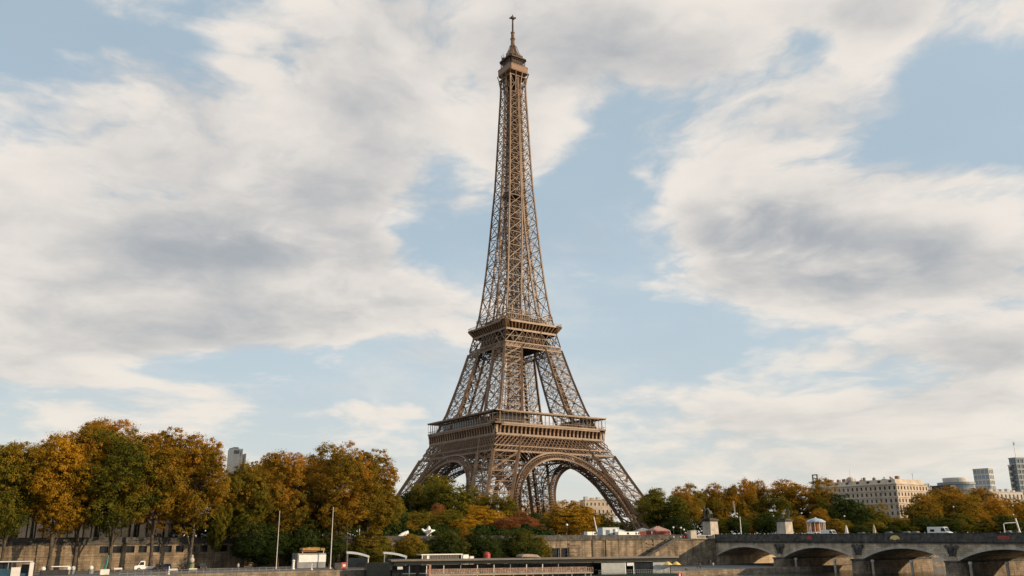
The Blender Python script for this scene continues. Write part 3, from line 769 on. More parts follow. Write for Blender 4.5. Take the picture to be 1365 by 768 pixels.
b = MB(); b.prism(octa(6.6,1.4), 'z', 286.2, 286.9); b.prism(octa(4.4,1),'z',286.9,289.5)
rr_ = random.Random(3)
for i in range(46):
    t = 2*math.pi*i/46; r_ = rr_.uniform(4.6,6.9); zt = rr_.uniform(288,291.2)
    b.beam((r_*math.cos(t),r_*math.sin(t),286.7),(r_*1.03*math.cos(t),r_*1.03*math.sin(t),zt),rr_.uniform(.12,.3))
    if i % 4 == 0: b.lathe((r_*math.cos(t),r_*math.sin(t),287.5),[(.1,0),(.5,.2),(.5,.8),(.1,1)],6)
for i in range(34):
    t = 2*math.pi*i/34+.1; r_ = rr_.uniform(6.4,7.4); b.beam((r_*math.cos(t),r_*math.sin(t),280.6),(r_*math.cos(t),r_*math.sin(t),rr_.uniform(282,283.6)),.16)
b.build('aerial_ring', IRON_SHADE, TW)
b = MB(); b.lathe((0,0,0),[(4.0,289.5),(3.8,291),(3.0,293.2),(2.2,295),(1.75,296.5),(1.9,296.8),(1.9,297.4),(1.4,297.6),(1.3,302),(1.6,302.2),(1.6,302.8),(1.15,303),(1.1,306.5),(1.35,306.7),(1.35,307.3),(.6,307.6)],10)
for i in range(8):
    t = math.pi*i/4; pts = [(4.9,287),(4.3,291),(3.2,294),(1.9,297.4)]
    for (r0,z0),(r1,z1) in zip(pts, pts[1:]): b.beam((r0*math.cos(t),r0*math.sin(t),z0),(r1*math.cos(t),r1*math.sin(t),z1),.35)
b.build('campanile', IRON, TW)
b = MB(); b.tube([(0,0,307),(0,0,312),(0,0,320)],[.55,.5,.28],8)
for k in range(9):
    z = 308+k*1.2
    for t in (0,math.pi/2): b.beam((-.85*math.cos(t),-.85*math.sin(t),z),(.85*math.cos(t),.85*math.sin(t),z),.14)
b.beam(Vector((-2.1*math.cos(PHI),2.1*math.sin(PHI),317.6)),Vector((2.1*math.cos(PHI),-2.1*math.sin(PHI),317.6)),.8,.7); b.beam((-1.7,-1,317.6),(1.7,1,317.6),.6); b.lathe((0,0,316.8),[(.3,0),(.95,.3),(.95,1.6),(.3,2)],8)
b.build('antenna', IRON_SHADE, TW)

# ------------------------------------------------------------------ trees
def leaf_mesh(name, cen, nrm, size, tint):
    n = len(cen)
    r = rng.normal(size=(n,3)); nr = nrm + .55*rng.normal(size=(n,3)); nr /= np.linalg.norm(nr,axis=1)[:,None]+1e-9
    a = np.cross(nr, r); a /= np.linalg.norm(a,axis=1)[:,None]+1e-9; b = np.cross(nr, a)
    s = size*(.65+.7*rng.random(n))[:,None]
    v = np.stack([cen-a*s*.5, cen+b*s*.38, cen+a*s*.5, cen-b*s*.38], 1).reshape(-1,3)
    me = bpy.data.meshes.new(name); me.vertices.add(4*n); me.loops.add(4*n); me.polygons.add(n)
    me.vertices.foreach_set('co', v.astype(np.float32).ravel()); me.loops.foreach_set('vertex_index', np.arange(4*n, dtype=np.int32))
    me.polygons.foreach_set('loop_start', np.arange(0,4*n,4, dtype=np.int32)); me.polygons.foreach_set('loop_total', np.full(n,4,dtype=np.int32))
    me.update(calc_edges=True)
    at_ = me.attributes.new('tint', 'FLOAT', 'FACE'); at_.data.foreach_set('value', tint.astype(np.float32))
    return me
def tree_proto(key, H, Wd, base, nlobe, nclump, nleaf, leaf, round_, seed, trunk_r):
    global rng; rng = np.random.default_rng(seed)
    cz, rz, rx = (base*H+H)/2, (H-base*H)/2, Wd/2
    lob = []
    for i in range(nlobe):
        for _ in range(30):
            t = rng.uniform(0, 2*math.pi); u = rng.uniform(-.85, 1); rad = rng.uniform(.45,.92 if round_ < .5 else .8)
            c = math.sqrt(max(0,1-u*u))
            if round_ < .5 and u < -.3: c *= .8
            p = np.array([math.cos(t)*c*rx*rad, math.sin(t)*c*rx*rad, cz+u*rz*(.78 if u>0 else .7)])
            if all(np.linalg.norm((p-q)/[1,1,1.1]) > rx*(.34 if nlobe>9 else .5) for q,_ in lob): break
        lob.append((p, rx*rng.uniform(.30,.46)))
    if round_ > .5: lob = [(p*np.array([.8,.8,1])*1.0, r*1.25) for p, r in lob]; lob.append((np.array([0,0,cz]), rx*.72))
    C, NN, T = [], [], []
    lt = rng.uniform(-.16,.16,len(lob)); per = nclump//len(lob)
    for (p, r), t0 in zip(lob, lt):
        d = rng.normal(size=(per,3)); d /= np.linalg.norm(d,axis=1)[:,None]
        rad = r*(.55+.5*rng.random(per)**.6); cl = p + d*rad[:,None]*np.array([1,1,1.05])
        cs = leaf*np.where(rng.random(per)<.4, rng.uniform(2.5,5.5,per), rng.uniform(1.0,2.4,per))
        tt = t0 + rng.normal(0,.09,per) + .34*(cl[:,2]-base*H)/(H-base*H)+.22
        for k in range(per):
            e = rng.normal(size=(nleaf,3)); e /= np.linalg.norm(e,axis=1)[:,None]; q = rng.random(nleaf)**.5
            C.append(cl[k]+e*(q*cs[k])[:,None]*np.array([1.15,1.15,.8])); NN.append(e*.5+d[k]*.9+np.array([0,0,.35])); T.append(np.clip(tt[k]+rng.normal(0,.03,nleaf),0.02,.98))
    # a few loose sprays breaking the outline
    C = np.concatenate(C); NN = np.concatenate(NN); T = np.concatenate(T)
    keep = C[:,2] > base*H*.8; C, NN, T = C[keep], NN[keep], T[keep]
    C[:,2] *= H/np.percentile(C[:,2], 99.7)
    me = leaf_mesh('crown', C, NN, leaf, T)
    b = MB(); rnd = random.Random(seed)
    sway = [(rnd.uniform(-.25,.25)*i*.6, rnd.uniform(-.25,.25)*i*.6) for i in range(6)]
    top = H*(.82 if base > .2 else .7); pts = [(sway[i][0]*Wd/16, sway[i][1]*Wd/16, -.3+top*i/5) for i in range(6)]
    b.tube(pts, [trunk_r*(1.25 if i == 0 else 1-.16*i) for i in range(6)], 8)
    for (p, r) in lob[:12]:
        k = rnd.choice((2,2,3,3,4)) if base > .2 else rnd.choice((1,2,3)); s0 = Vector(pts[k]).lerp(Vector(pts[k+1]), rnd.random()); e_ = Vector(p)
        if e_.z < s0.z+.8: continue
        md = s0.lerp(e_, .5)+Vector((0,0,abs(e_.z-s0.z)*.08)); q_ = e_+ (e_-Vector((0,0,e_.z)))*.15
        b.tube([s0, md, e_, q_+Vector((0,0,r*.5))], [trunk_r*.42, trunk_r*.28, trunk_r*.16, trunk_r*.05], 5)
    tm = b.build('trunk_tmp', BARK); t_me = tm.data; bpy.data.objects.remove(tm)
    return me, t_me, H, Wd
LIB = {}
for i in range(5): LIB['big%d'%i] = tree_proto('big', 32, 17, .18, 26, 1450, 54, .33, .2, 11+i, .48)
for i in range(4): LIB['mid%d'%i] = tree_proto('mid', 20, 15, .16, 14, 850, 46, .35, .4, 31+i, .32)
for i in range(4): LIB['rnd%d'%i] = tree_proto('rnd', 12, 12, .05, 11, 760, 44, .28, .9, 51+i, .24)
PAL = {}
def crown_mesh(lib, pal):
    k = (lib, pal.name)
    if k not in PAL:
        me = LIB[lib][0].copy(); me.materials.clear(); me.materials.append(pal); PAL[k] = me
    return PAL[k]
def tree(px, top, wpx, yrow, z0, pal, lib, label, group, name='tree', byY=False, rz=None, bark=BARK, cat='tree'):
    p = at(px, yrow) if byY else row(px, yrow)
    if z0 is None: z0 = qz(p.x)
    H = zof(Vector((p.x,p.y,0)), top)-z0; w = wpx*mpp(p)*(.88 if lib.startswith('big') else 1)
    me, tm, H0, W0 = LIB[lib]
    o = thing(name, label, cat, (p.x, p.y, z0), random.uniform(0,6.28) if rz is None else rz, group)
    o.scale = (w/W0, w/W0, H/H0)
    c = bpy.data.objects.new('crown', crown_mesh(lib, pal)); COL.objects.link(c); c.parent = o
    tr_ = bpy.data.objects.new('trunk', tm); COL.objects.link(tr_); tr_.parent = o
    if not tm.materials or tm.materials[0] is None: tm.materials.append(BARK)
    return o
G1 = 'tall plane trees on the lower quay'
for a in [
 (8, 592, 92, -163.5, L_GO, 'big0', 'tall dark plane tree at the left edge, behind the blue boat'),
 (70, 581, 98, -165, L_YE, 'big1', 'brightest orange-yellow plane tree of the left row, low full crown'),
 (104, 566, 90, -161.5, L_OR, 'big2', 'tallest rust-orange plane tree behind the bright yellow one'),
 (150, 574, 112, -165, L_GO, 'big3', 'broad olive green plane tree in front of the stone palace'),
 (205, 573, 98, -164, L_OR, 'big4', 'orange plane tree whose trunk rises beside the white pickup'),
 (256, 583, 94, -164, L_OR, 'big1', 'wide orange-brown plane tree rising over the last square wall openings'),
 (326, 618, 70, -162, L_GO, 'big2', 'green and rust plane tree just right of the white concrete tower'),
 (372, 604, 78, -161.5, L_OR, 'big0', 'thin topped orange plane tree between the two white masts'),
 (452, 592, 98, -163.5, L_OR, 'big3', 'high domed golden-brown plane tree above the white marquee'),
 (490, 602, 84, -160.5, L_OR, 'big4', 'orange plane tree at the right end of the tall row, nearest the tower')]:
    tree(a[0], a[1], a[2], a[3], None, a[4], a[5], a[6], G1, name='plane_tree')
G2 = 'plane trees along the upper street'
for a in [
 (-35, 590, 90, -140, L_GO, 'big4', 'dark plane tree cut by the left edge, on the street above the quay'),
 (42, 596, 80, -143, L_GO, 'big2', 'dark green plane tree in the gap between the edge tree and the yellow one'),
 (128, 561, 96, -141, L_OR, 'big0', 'street plane tree whose rusty top stands highest, above the palace'),
 (180, 582, 84, -143, L_OR, 'big1', 'street plane tree with reddish top left of the pickup trunk'),
 (232, 592, 80, -142, L_GO, 'big3', 'half hidden green-brown street plane tree over the people on the wall'),
 (298, 632, 80, -143, L_GR, 'mid1', 'dark green tree filling the dip beneath the white concrete tower'),
 (350, 610, 60, -139, L_OR, 'big3', 'street plane tree seen between the two tree tops left of the masts'),
 (412, 610, 84, -141, L_OR, 'big2', 'orange street plane tree with sky showing through beside the tall golden dome'),
 (408, 655, 70, -146, L_RU, 'mid2', 'low russet tree behind the thatched kiosk'),
 (360, 668, 70, -147, L_RU, 'mid3', 'low red-brown tree behind the left white mast'),
 (500, 655, 60, -140, L_GO, 'mid0', 'olive tree under the right end of the tall row'),
 (455, 660, 60, -147, L_GO, 'mid1', 'bushy olive tree just behind the white marquee'),
 (314, 668, 60, -147, L_GR, 'mid2', 'dark bushy tree on the wall above its last openings')]:
    tree(a[0], a[1], a[2], a[3], ZP, a[4], a[5], a[6], G2, name='plane_tree')
G3 = 'trees of the garden at the foot of the tower'
for a in [
 (588, 634, 74, 395, L_GO, 'mid0', 'largest olive garden tree with a reddish top under the left arch'),
 (548, 652, 42, 400, L_GR, 'mid1', 'dark green garden tree at the tower\'s left foot'),
 (528, 672, 60, 350, L_GO, 'rnd1', 'round olive tree left of the white winged sculpture'),
 (628, 658, 46, 405, L_GO, 'mid2', 'olive garden tree between left arch and nearest leg'),
 (664, 660, 58, 400, L_GO, 'mid3', 'green garden tree in front of the tower\'s nearest leg'),
 (598, 680, 60, 345, L_GO, 'rnd0', 'rounded olive tree right above the white winged sculpture'),
 (560, 682, 48, 342, L_GO, 'rnd2', 'small round tree above the crouching white sculpture'),
 (580, 672, 30, 362, L_RU, 'rnd1', 'small reddish tree below the largest garden tree'),
 (645, 674, 66, 350, L_YE, 'rnd3', 'yellow-green round tree in the middle of the garden'),
 (692, 682, 34, 372, L_RU, 'rnd0', 'tall purple-brown tree at the near end of the big arch'),
 (696, 688, 52, 345, L_RU, 'rnd2', 'low red-leaved tree above the dark round quay shrub'),
 (716, 684, 34, 352, L_GR, 'rnd1', 'dark conical green tree next to the golden one'),
 (757, 668, 76, 362, L_YE, 'rnd3', 'golden yellow round tree under the big arch'),
 (800, 684, 44, 385, L_GO, 'rnd0', 'green tree behind the leaning mast under the arch'),
 (672, 690, 46, 340, L_RU, 'rnd1', 'low russet shrub tree over the wall left of the red-leaved one'),
 (622, 692, 46, 338, L_YE, 'rnd2', 'low ochre shrub tree behind the wall in mid garden'),
 (540, 692, 46, 330, L_OR, 'rnd3', 'low orange shrub tree behind the wall at the garden\'s left end')]:
    tree(a[0], a[1], a[2], a[3], ZP, a[4], a[5], a[6], G3, byY=True, name='garden_tree')
G4 = 'clipped trees standing on the quay against the wall'
for a in [
 (343, 696, 72, -165, L_GR, 'rnd0', 'large dark green shrub tree on the quay left of the first white mast'),
 (288, 655, 30, -163, L_GO, 'mid0', 'narrow olive tree hanging over the wall openings'),
 (398, 690, 64, -163.5, L_GR, 'rnd1', 'dark shrub tree behind the thatched kiosk on the quay'),
 (440, 712, 50, -164, L_GR, 'rnd2', 'dark shrub tree below the white marquee'),
 (491, 709, 62, -164.5, L_GO, 'rnd3', 'round olive shrub tree behind the first glass shelter'),
 (545, 713, 52, -164, L_GO, 'rnd0', 'round olive shrub tree behind the second glass shelter'),
 (590, 707, 62, -165, L_GR, 'rnd1', 'broad dark clipped tree above the flat roofed grey pavilion'),
 (620, 705, 26, -162, L_OR, 'rnd2', 'small orange shrub beside the broad dark clipped tree'),
 (640, 706, 56, -165, L_GR, 'rnd3', 'dark clipped tree left of the red booth'),
 (661, 716, 30, -163, L_GR, 'rnd0', 'small dark shrub tree just right of the red booth'),
 (692, 705, 54, -165, L_GR, 'rnd2', 'tall round dark clipped tree above the tan canopy'),
 (722, 716, 32, -163, L_GO, 'rnd1', 'olive shrub tree next to the white framed doorway')]:
    tree(a[0], a[1], a[2], a[3], None, a[4], a[5], a[6], G4, name='clipped_tree')
G5 = 'trees beyond the bridge'
for a in [
 (884, 652, 58, -118, L_GO, 'mid0', 'green tree at the tower\'s right foot, behind the red marquee'),
 (916, 650, 46, -90, L_OR, 'mid1', 'brown-green tree left of the near pedestal statue'),
 (940, 645, 50, -75, L_OR, 'mid2', 'tree whose crown rises above the near pedestal statue'),
 (968, 652, 46, -80, L_OR, 'mid3', 'dull green tree right of the near pedestal statue'),
 (992, 640, 40, -85, L_OR, 'mid1', 'open crowned orange tree with sky between its branches'),
 (1012, 642, 44, -80, L_OR, 'mid0', 'bright rust tree between the two pedestals'),
 (1036, 660, 46, -95, L_GO, 'mid3', 'olive tree behind the far pedestal statue'),
 (1074, 639, 78, -95, L_OR, 'mid2', 'big domed tree, green below and orange on top, over the little pavilion'),
 (1103, 664, 40, -110, L_GO, 'rnd1', 'small olive tree between the big dome and the dark one'),
 (1131, 659, 58, -118, L_GR, 'rnd3', 'round dark green tree before the apartment block\'s left end'),
 (1164, 672, 46, -115, L_GO, 'rnd0', 'olive tree below the middle of the apartment block'),
 (1195, 690, 44, -118, L_GO, 'rnd2', 'low green tree beneath the block\'s near corner'),
 (1231, 659, 52, -122, L_OR, 'rnd1', 'round orange-green tree covering the block\'s sunlit end'),
 (1266, 649, 62, -108, L_OR, 'mid3', 'large orange tree right of the apartment block'),
 (1289, 662, 60, -120, L_OR, 'rnd3', 'rounded bright orange tree above the camper van\'s bonnet'),
 (1306, 651, 54, -70, L_OR, 'mid0', 'dark orange tree below the slender glass tower'),
 (1326, 664, 46, -112, L_OR, 'rnd0', 'orange tree left of the green glass high-rise'),
 (1350, 665, 56, -108, L_OR, 'rnd2', 'olive and orange tree below the green glass high-rise'),
 (1385, 668, 60, -108, L_GO, 'rnd1', 'tree cut by the right edge of the view')]:
    tree(a[0], a[1], a[2], a[3], ZP, a[4], a[5], a[6], G5, name='autumn_tree')
G6 = 'low shrubs along the far side of the road'
low = [(905,688,40,L_GR,'dark shrub behind the two white lamps'),(962,690,34,L_GO,'olive shrub just right of the near pedestal'),(982,688,32,L_GR,'green shrub left of the pale post on the bridge'),
 (1001,684,30,L_OR,'orange shrub right of the pale post on the bridge'),(1022,684,38,L_GR,'dark shrub left of the far pedestal'),(1064,688,36,L_OR,'orange shrub between far pedestal and pavilion'),
 (1094,678,24,L_OR,'orange shrub rising right behind the pavilion roof'),(1110,692,34,L_OR,'orange shrub behind the white van'),(1142,700,38,L_GR,'low dark dome shaped shrub under the dark round tree'),
 (1127,694,30,L_GO,'olive shrub right of the white van'),(1166,696,34,L_GO,'low olive shrub below the block'),(1184,700,30,L_GR,'low green shrub left of the parked cars'),
 (1212,692,40,L_GO,'olive shrub over the parked cars'),(1232,690,36,L_GR,'dark shrub left of the camper van'),(1262,690,44,L_GR,'dark green shrub behind the camper van'),
 (1290,684,44,L_GO,'olive shrub right of the camper van'),(1318,688,36,L_OR,'orange shrub above the small red board'),(1342,688,46,L_GR,'dark shrub before the white frame at the right')]
for i, (px, top, w, pal, lab) in enumerate(low): tree(px, top, w, -128-(i%3)*5, ZP, pal, 'rnd%d' % (i%4), lab, G6, name='shrub', cat='shrub')
far = [(700,684,60,560,L_RU,'hazy brown tree far behind the tower, left of the arch gap'),(742,677,50,600,L_GO,'distant tree line crown seen through the big arch'),(786,684,40,640,L_GR,'distant tree below the cream building in the arch'),(868,664,46,560,L_GO,'distant tree at the right of the tower\'s foot'),(845,692,50,590,L_GO,'distant dull tree seen through the right leg'),(612,676,50,560,L_GO,'distant tree through the left arch'),(570,660,50,570,L_GR,'distant dark tree behind the left leg')]
for i, (px, top, w, Y, pal, lab) in enumerate(far): tree(px, top, w, Y, ZP, pal, 'mid%d' % (i%4), lab, 'distant trees behind the tower', byY=True, name='garden_tree')

def hedge(p0, p1, H, Dp, pal, label, n=5000):
    d = p1-p0; Ln = d.length; o_ = math.atan2(d.y, d.x)
    u = rng.random((n,3)); x = u[:,0]*Ln; hh = H*(.8+.2*np.sin(x*.35)+.12*np.sin(x*1.3+1))
    y = (u[:,1]-.5)*Dp; z = u[:,2]**.6*hh
    C = np.stack([x,y,z],1); nn = np.stack([np.zeros(n), np.sign(y)*.6-.4, u[:,2]],1)
    me = leaf_mesh('hedge', C, nn, 1.0, np.clip(.35+rng.normal(0,.16,n)+.15*np.sin(x*.4),0,1)); me.materials.append(pal)
    o = bpy.data.objects.new('hedge', me); COL.objects.link(o); o.location = (p0.x,p0.y,ZP); o.rotation_euler = (0,0,o_); tag(o, label, 'hedge')
hedge(row(228,-118), row(540,-118), 8.5, 5, L_GR, 'long dark hedge across the street behind the left row of plane trees', 9000)
hedge(row(505,-128), row(735,-128), 4.5, 4, L_GR, 'dark hedge closing the tower garden behind the quay wall', 6000)
hedge(at(878,440), row(1180,-60), 11, 8, L_GR, 'deep dark hedge behind the trees right of the tower', 12000)
hedge(row(1170,-100), row(1420,-104), 11, 8, L_GR, 'dark hedge under the orange trees at the far right', 12000)

# ------------------------------------------------------------------ buildings
def grid_building(name, label, p0, ang, Wx, Wy, H, floors, bays_x, bays_y, wall, win, z0=ZP, cat='building', band=None, roofh=0, sill=True, wfrac=.42, hfrac=.55, recess=.25, parapet=.8, group=None, roofm=None):
    """p0 is the near corner; faces run along +x (river face, length Wx) and +y (side face, length Wy) before turning by ang"""
    t = thing(name, label, cat, (p0.x, p0.y, z0), ang, group)
    fh = H/floors; b = MB(); win_list = []
    b.box(recess,Wx-recess,recess,Wy-recess,0,H-.02)                # core set behind the pierced skin
    def skin(L, n, P):                       # P(u0,u1,z0,z1) adds a slab of the skin
        bw = L/n
        for f in range(floors):
            za, zb = f*fh, (f+1)*fh; s0 = za+fh*(1-hfrac)*.45; s1 = s0+fh*hfrac
            P(0,L,za,s0); P(0,L,s1,zb)
            for k in range(n):
                c = (k+.5)*bw; hw = bw*wfrac/2
                if k == 0: P(0,c-hw,s0,s1)
                P(c+hw,(k+1.5)*bw-hw if k < n-1 else L,s0,s1)
                win_list.append((c,hw,s0,s1,P))
    def Px(u0,u1,a,c): b.box(u0,u1,0,recess,a,c)
    def Py(u0,u1,a,c): b.box(0,recess-.003,max(u0,recess),u1,a,c)
    skin(Wx, bays_x, Px); skin(Wy, bays_y, Py)
    b.box(-.35,Wx+.35,-.35,Wy+.35,H,H+parapet)
    for f in (band or ()):
        b.box(-.3,Wx+.3,-.3,-.002,f*fh-.15,f*fh+.25); b.box(-.3,-.002,-.002,Wy+.3,f*fh-.15,f*fh+.25)
    b.build('wall', wall, t)
    lst = win_list if len(win_list) <= 100 else None
    if lst is None:
        keep = sorted(win_list, key=lambda w: -w[2])[:96]; rest = sorted(win_list, key=lambda w: -w[2])[96:]
    else: keep, rest = win_list, []
    def wbox(m_, w):
        c, hw, s0, s1, P = w
        if P is Px: m_.box(c-hw,c+hw,recess-.06,recess-.004,s0,s1)
        else: m_.box(recess-.06,recess-.006,c-hw,c+hw,s0,s1)
    for w in keep:
        g = MB(); wbox(g, w); g.build('window', win, t)
    if rest:
        g = MB()
        for w in rest: wbox(g, w)
        o = g.build('lower_windows', win, t); o['kind'] = 'stuff'
    if roofh:
        r = MB(); i_ = 1.2; r.hexa([(i_,i_,H+parapet),(Wx-i_,i_,H+parapet),(Wx-i_,Wy-i_,H+parapet),(i_,Wy-i_,H+parapet)],[(i_+1.6,i_+1.6,H+parapet+roofh),(Wx-i_-1.6,i_+1.6,H+parapet+roofh),(Wx-i_-1.6,Wy-i_-1.6,H+parapet+roofh),(i_+1.6,Wy-i_-1.6,H+parapet+roofh)])
        ro = r.build('roof', roofm or GREYP, t)
    return t
LIME = mat('warm_limestone', (.56, .47, .37), .85, 0, .12, .25, streak=.2)
LIME2 = mat('palace_stone', (.62, .45, .29), .85, 0, .15, .4, streak=.3)
CONC = mat('pale_concrete', (.52, .49, .44), .85, 0, .08, .1)
GLASSB = mat('blue_green_glass', (.10, .16, .18), .15, 0, .2, .2, spec=.8)
GLASSL = mat('light_blue_glass', (.22, .27, .33), .2, 0, .15, .1, spec=.7)
# apartment block
pc = row(1203, -104.5); fB = 30/7
ht = zof(Vector((pc.x,pc.y,0)), 638) - ZP
ap = grid_building('apartment_block', 'large seven storey pale stone apartment block with a sunlit end, above the bridge', pc, 0, 30, 60, ht*.90, 8, 10, 20, LIME, GLASSD, band=(2,5,6,7), recess=.35, wfrac=.40, hfrac=.55, parapet=.5)
b = MB(); Hh = ht*.90+.5
b.hexa([(1,1,Hh),(29,1,Hh),(29,59,Hh),(1,59,Hh)],[(2.2,2.2,Hh+2.6),(27.8,2.2,Hh+2.6),(27.8,57.8,Hh+2.6),(2.2,57.8,Hh+2.6)]); b.build('attic', LIME, ap)
for k in range(8):
    c = MB(); c.box(1.35,1.9,4+k*7,5.6+k*7,Hh+.4,Hh+2.0); c.build('dormer', GLASSD, ap)
rc = random.Random(5)
for k in range(12):
    c = MB(); y = 3+k*4.7; x = rc.uniform(3,9); c.box(x,x+rc.uniform(.8,2),y,y+rc.uniform(.8,2.2),Hh+2.6,Hh+2.6+rc.uniform(.7,1.9))
    for q in range(3): c.lathe((x+.4,y+.35+q*.4,Hh+3.6),[(.12,0),(.12,.9)],5)
    c.build('chimney', mat('chimney_brick',(.25,.17,.12),.9,0,.2,2), ap)
c = MB(); c.lathe((4,32,Hh+2.6),[(2.4,0),(2.4,1.3),(2.0,2.0),(1.1,2.6),(.1,2.9)],12); c.beam((4,32,Hh+5.3),(4,32,Hh+9.5),.12); c.build('roof_turret', LIME, ap)
c = MB(); c.beam((26,6,Hh+2.6),(26,6,Hh+7),.12); c.beam((25.2,6,Hh+6),(26.8,6,Hh+6),.08); c.build('aerial', DGREY, ap)
c = MB()
for (y_) in (54,57.2): c.box(2.4,3.0,y_,y_+.6,Hh+2.6,Hh+8.2)
c.box(2.4,3.0,54,57.8,Hh+7.6,Hh+8.2); c.box(2.4,3.0,54,57.8,Hh+5.4,Hh+5.8); c.build('roof_frame', DGREY, ap)
for k in range(10):                           # vertical pilasters on the shaded face
    c = MB(); c.box(-.22,-.002,1.5+k*6,2.3+k*6,0,ht*.90*5/8-.2); c.build('pilaster', LIME, ap)
# round office building
p = at(1284, 640); hz_ = zof(p, 637.5)-ZP
t = thing('round_office_building', 'dark round office building with curved glass storeys behind the orange trees', 'building', (p.x,p.y,ZP))
b = MB(); R_ = 21*mpp(p); b.lathe((0,0,0),[(R_*1.02,0),(R_*1.02,hz_*.55),(R_,hz_*.56),(R_,hz_*.62)],32); b.build('base', GREYP, t)
for k in range(3):
    b = MB(); z = hz_*(.62+.1*k); b.lathe((0,0,0),[(R_*.96,z),(R_*.96,z+hz_*.06)],32); b.build('window_band', GLASSB, t)
    b = MB(); b.lathe((0,0,0),[(R_*1.03,z+hz_*.06),(R_*1.03,z+hz_*.1)],32); b.build('parapet_ring', GREYP if k else CONC, t)
b = MB(); b.lathe((-R_*.1,0,0),[(R_*.62,hz_*.92),(R_*.66,hz_*.97),(R_*.66,hz_)],32); b.build('roof_storey', CONC, t)
b = MB(); b.box(-R_*1.5,-R_*.9,-6,8,0,hz_*.86); b.build('wing', DGREY, t)
# towers far away
def slab_tower(px0, px1, top, Y, name, label, wall, glass, ang, floors, bx, by, fr=.62):
    p = at(px0+ (px1-px0)*fr, Y); w = (px1-px0)*mpp(p); return grid_building(name, label, p, ang, w*(1-fr)*1.25, w*fr*1.25, zof(Vector((p.x,p.y,0)), top)-ZP, floors, bx, by, wall, glass, recess=.5, wfrac=.8, hfrac=.7, parapet=1.0, cat='high-rise')
slab_tower(1315, 1340, 625, 1150, 'glass_tower', 'slender blue glass tower with a beige end, far behind the round office building', CONC, GLASSL, .05, 12, 3, 4, .62)
g1 = slab_tower(1361, 1397, 611, 900, 'green_glass_tower', 'green glass high-rise with a flagpole at the right edge', GREYP, GLASSB, -.35, 14, 6, 3, .25)
p = at(1354, 902, 608); zt = zof(Vector((p.x,p.y,0)), 611); zt2 = zof(Vector((p.x,p.y,0)), 590)
fl = thing('flagpole', 'thin rooftop flagpole with a small dark flag on the green high-rise', 'flagpole', (p.x,p.y,zt+.5))
b = MB(); b.beam((0,0,0),(0,0,zt2-zt),.5); b.build('pole', WHITE, fl); b = MB(); b.box(-1.4,1.6,-.1,.1,zt2-zt-3.4,zt2-zt); b.build('flag', DGREY, fl)
slab_tower(1359, 1367, 621, 905, 'narrow_tower', 'narrow banded block joined to the left of the green high-rise', CONC, GLASSD, 0, 12, 2, 2, .3)
for (px0, px1, top, Y, lab, c_) in ((1320,1350,652,1400,'pale distant block with cluttered roof between the two far towers',CONC),(1330,1385,656,800,'long low white building below the green high-rise',CONC),(1240,1262,650,760,'small grey block just right of the apartment block',GREYP)):
    p = at(px0, Y); w = (px1-px0)*mpp(p); t = grid_building('distant_building', lab, p, -.2, w, 12, zof(p, top)-ZP, 5, 8, 3, c_, GLASSD, recess=.4, parapet=.6)
    for k in range(5):
        c = MB(); x = w*(k+.3)/5.5; c.box(x,x+w*.07,3,6,zof(p,top)-ZP+.6,zof(p,top)-ZP+rc.uniform(2,4)); c.build('roof_house', c_, t)
# cream building under the arch and blocks behind the tower
for (px0, px1, top, Y, lab, c_, fl_) in ((781,815,667,760,'cream building with a stepped roof seen under the big arch',LIME,5),(744,782,672,860,'low pale block left of the cream building under the arch',LIME,4),(866,884,664,800,'beige roofs showing beyond the tower\'s right foot',LIME,5),(690,740,674,900,'dull block far behind the near leg',LIME2,4)):
    p = at(px0, Y); w = (px1-px0)*mpp(p); H = zof(p, top)-ZP; t = grid_building('distant_building', lab, p, -.35, w*1.08, 14, H, fl_, 7, 3, c_, GLASSD, recess=.3, parapet=.6, roofh=0, wfrac=.35, hfrac=.4)
    for k in range(4):
        c = MB(); x = w*(k+.2)/4.2; c.box(x,x+w*.12,3,8,H+.6,H+.6+rc.uniform(.8,3.2)); c.build('roof_house', LIME2 if k%2 else CONC, t)
# white concrete tower above the left trees
p = at(302.5, 520); H1 = zof(p, 596)-ZP
t = thing('concrete_tower', 'white concrete tower with slanting slabs peeping over the left trees', 'high-rise', (p.x,p.y,ZP))
s_ = mpp(p); b = MB(); b.box(0,8.5*s_,0,12,0,H1*.985); b.build('wall', CONC, t)
b = MB(); b.prism([(9*s_,0),(13.5*s_,0),(12.2*s_,H1*.99),(9.4*s_,H1*.90)], 'y', 1, 11); b.build('slanting_slab', CONC, t)
b = MB(); b.prism([(14*s_,0),(17*s_,0),(17.5*s_,H1*.94),(15.5*s_,H1*.86)], 'y', 2, 10); b.build('side_slab', LIME, t)
b = MB(); b.box(0,7*s_,-.3,-.02,H1*.93,H1*.965); b.build('window', GLASSD, t)
b = MB(); b.box(0,6*s_,0,10,H1*.985,H1); b.build('roof', GREYP, t)
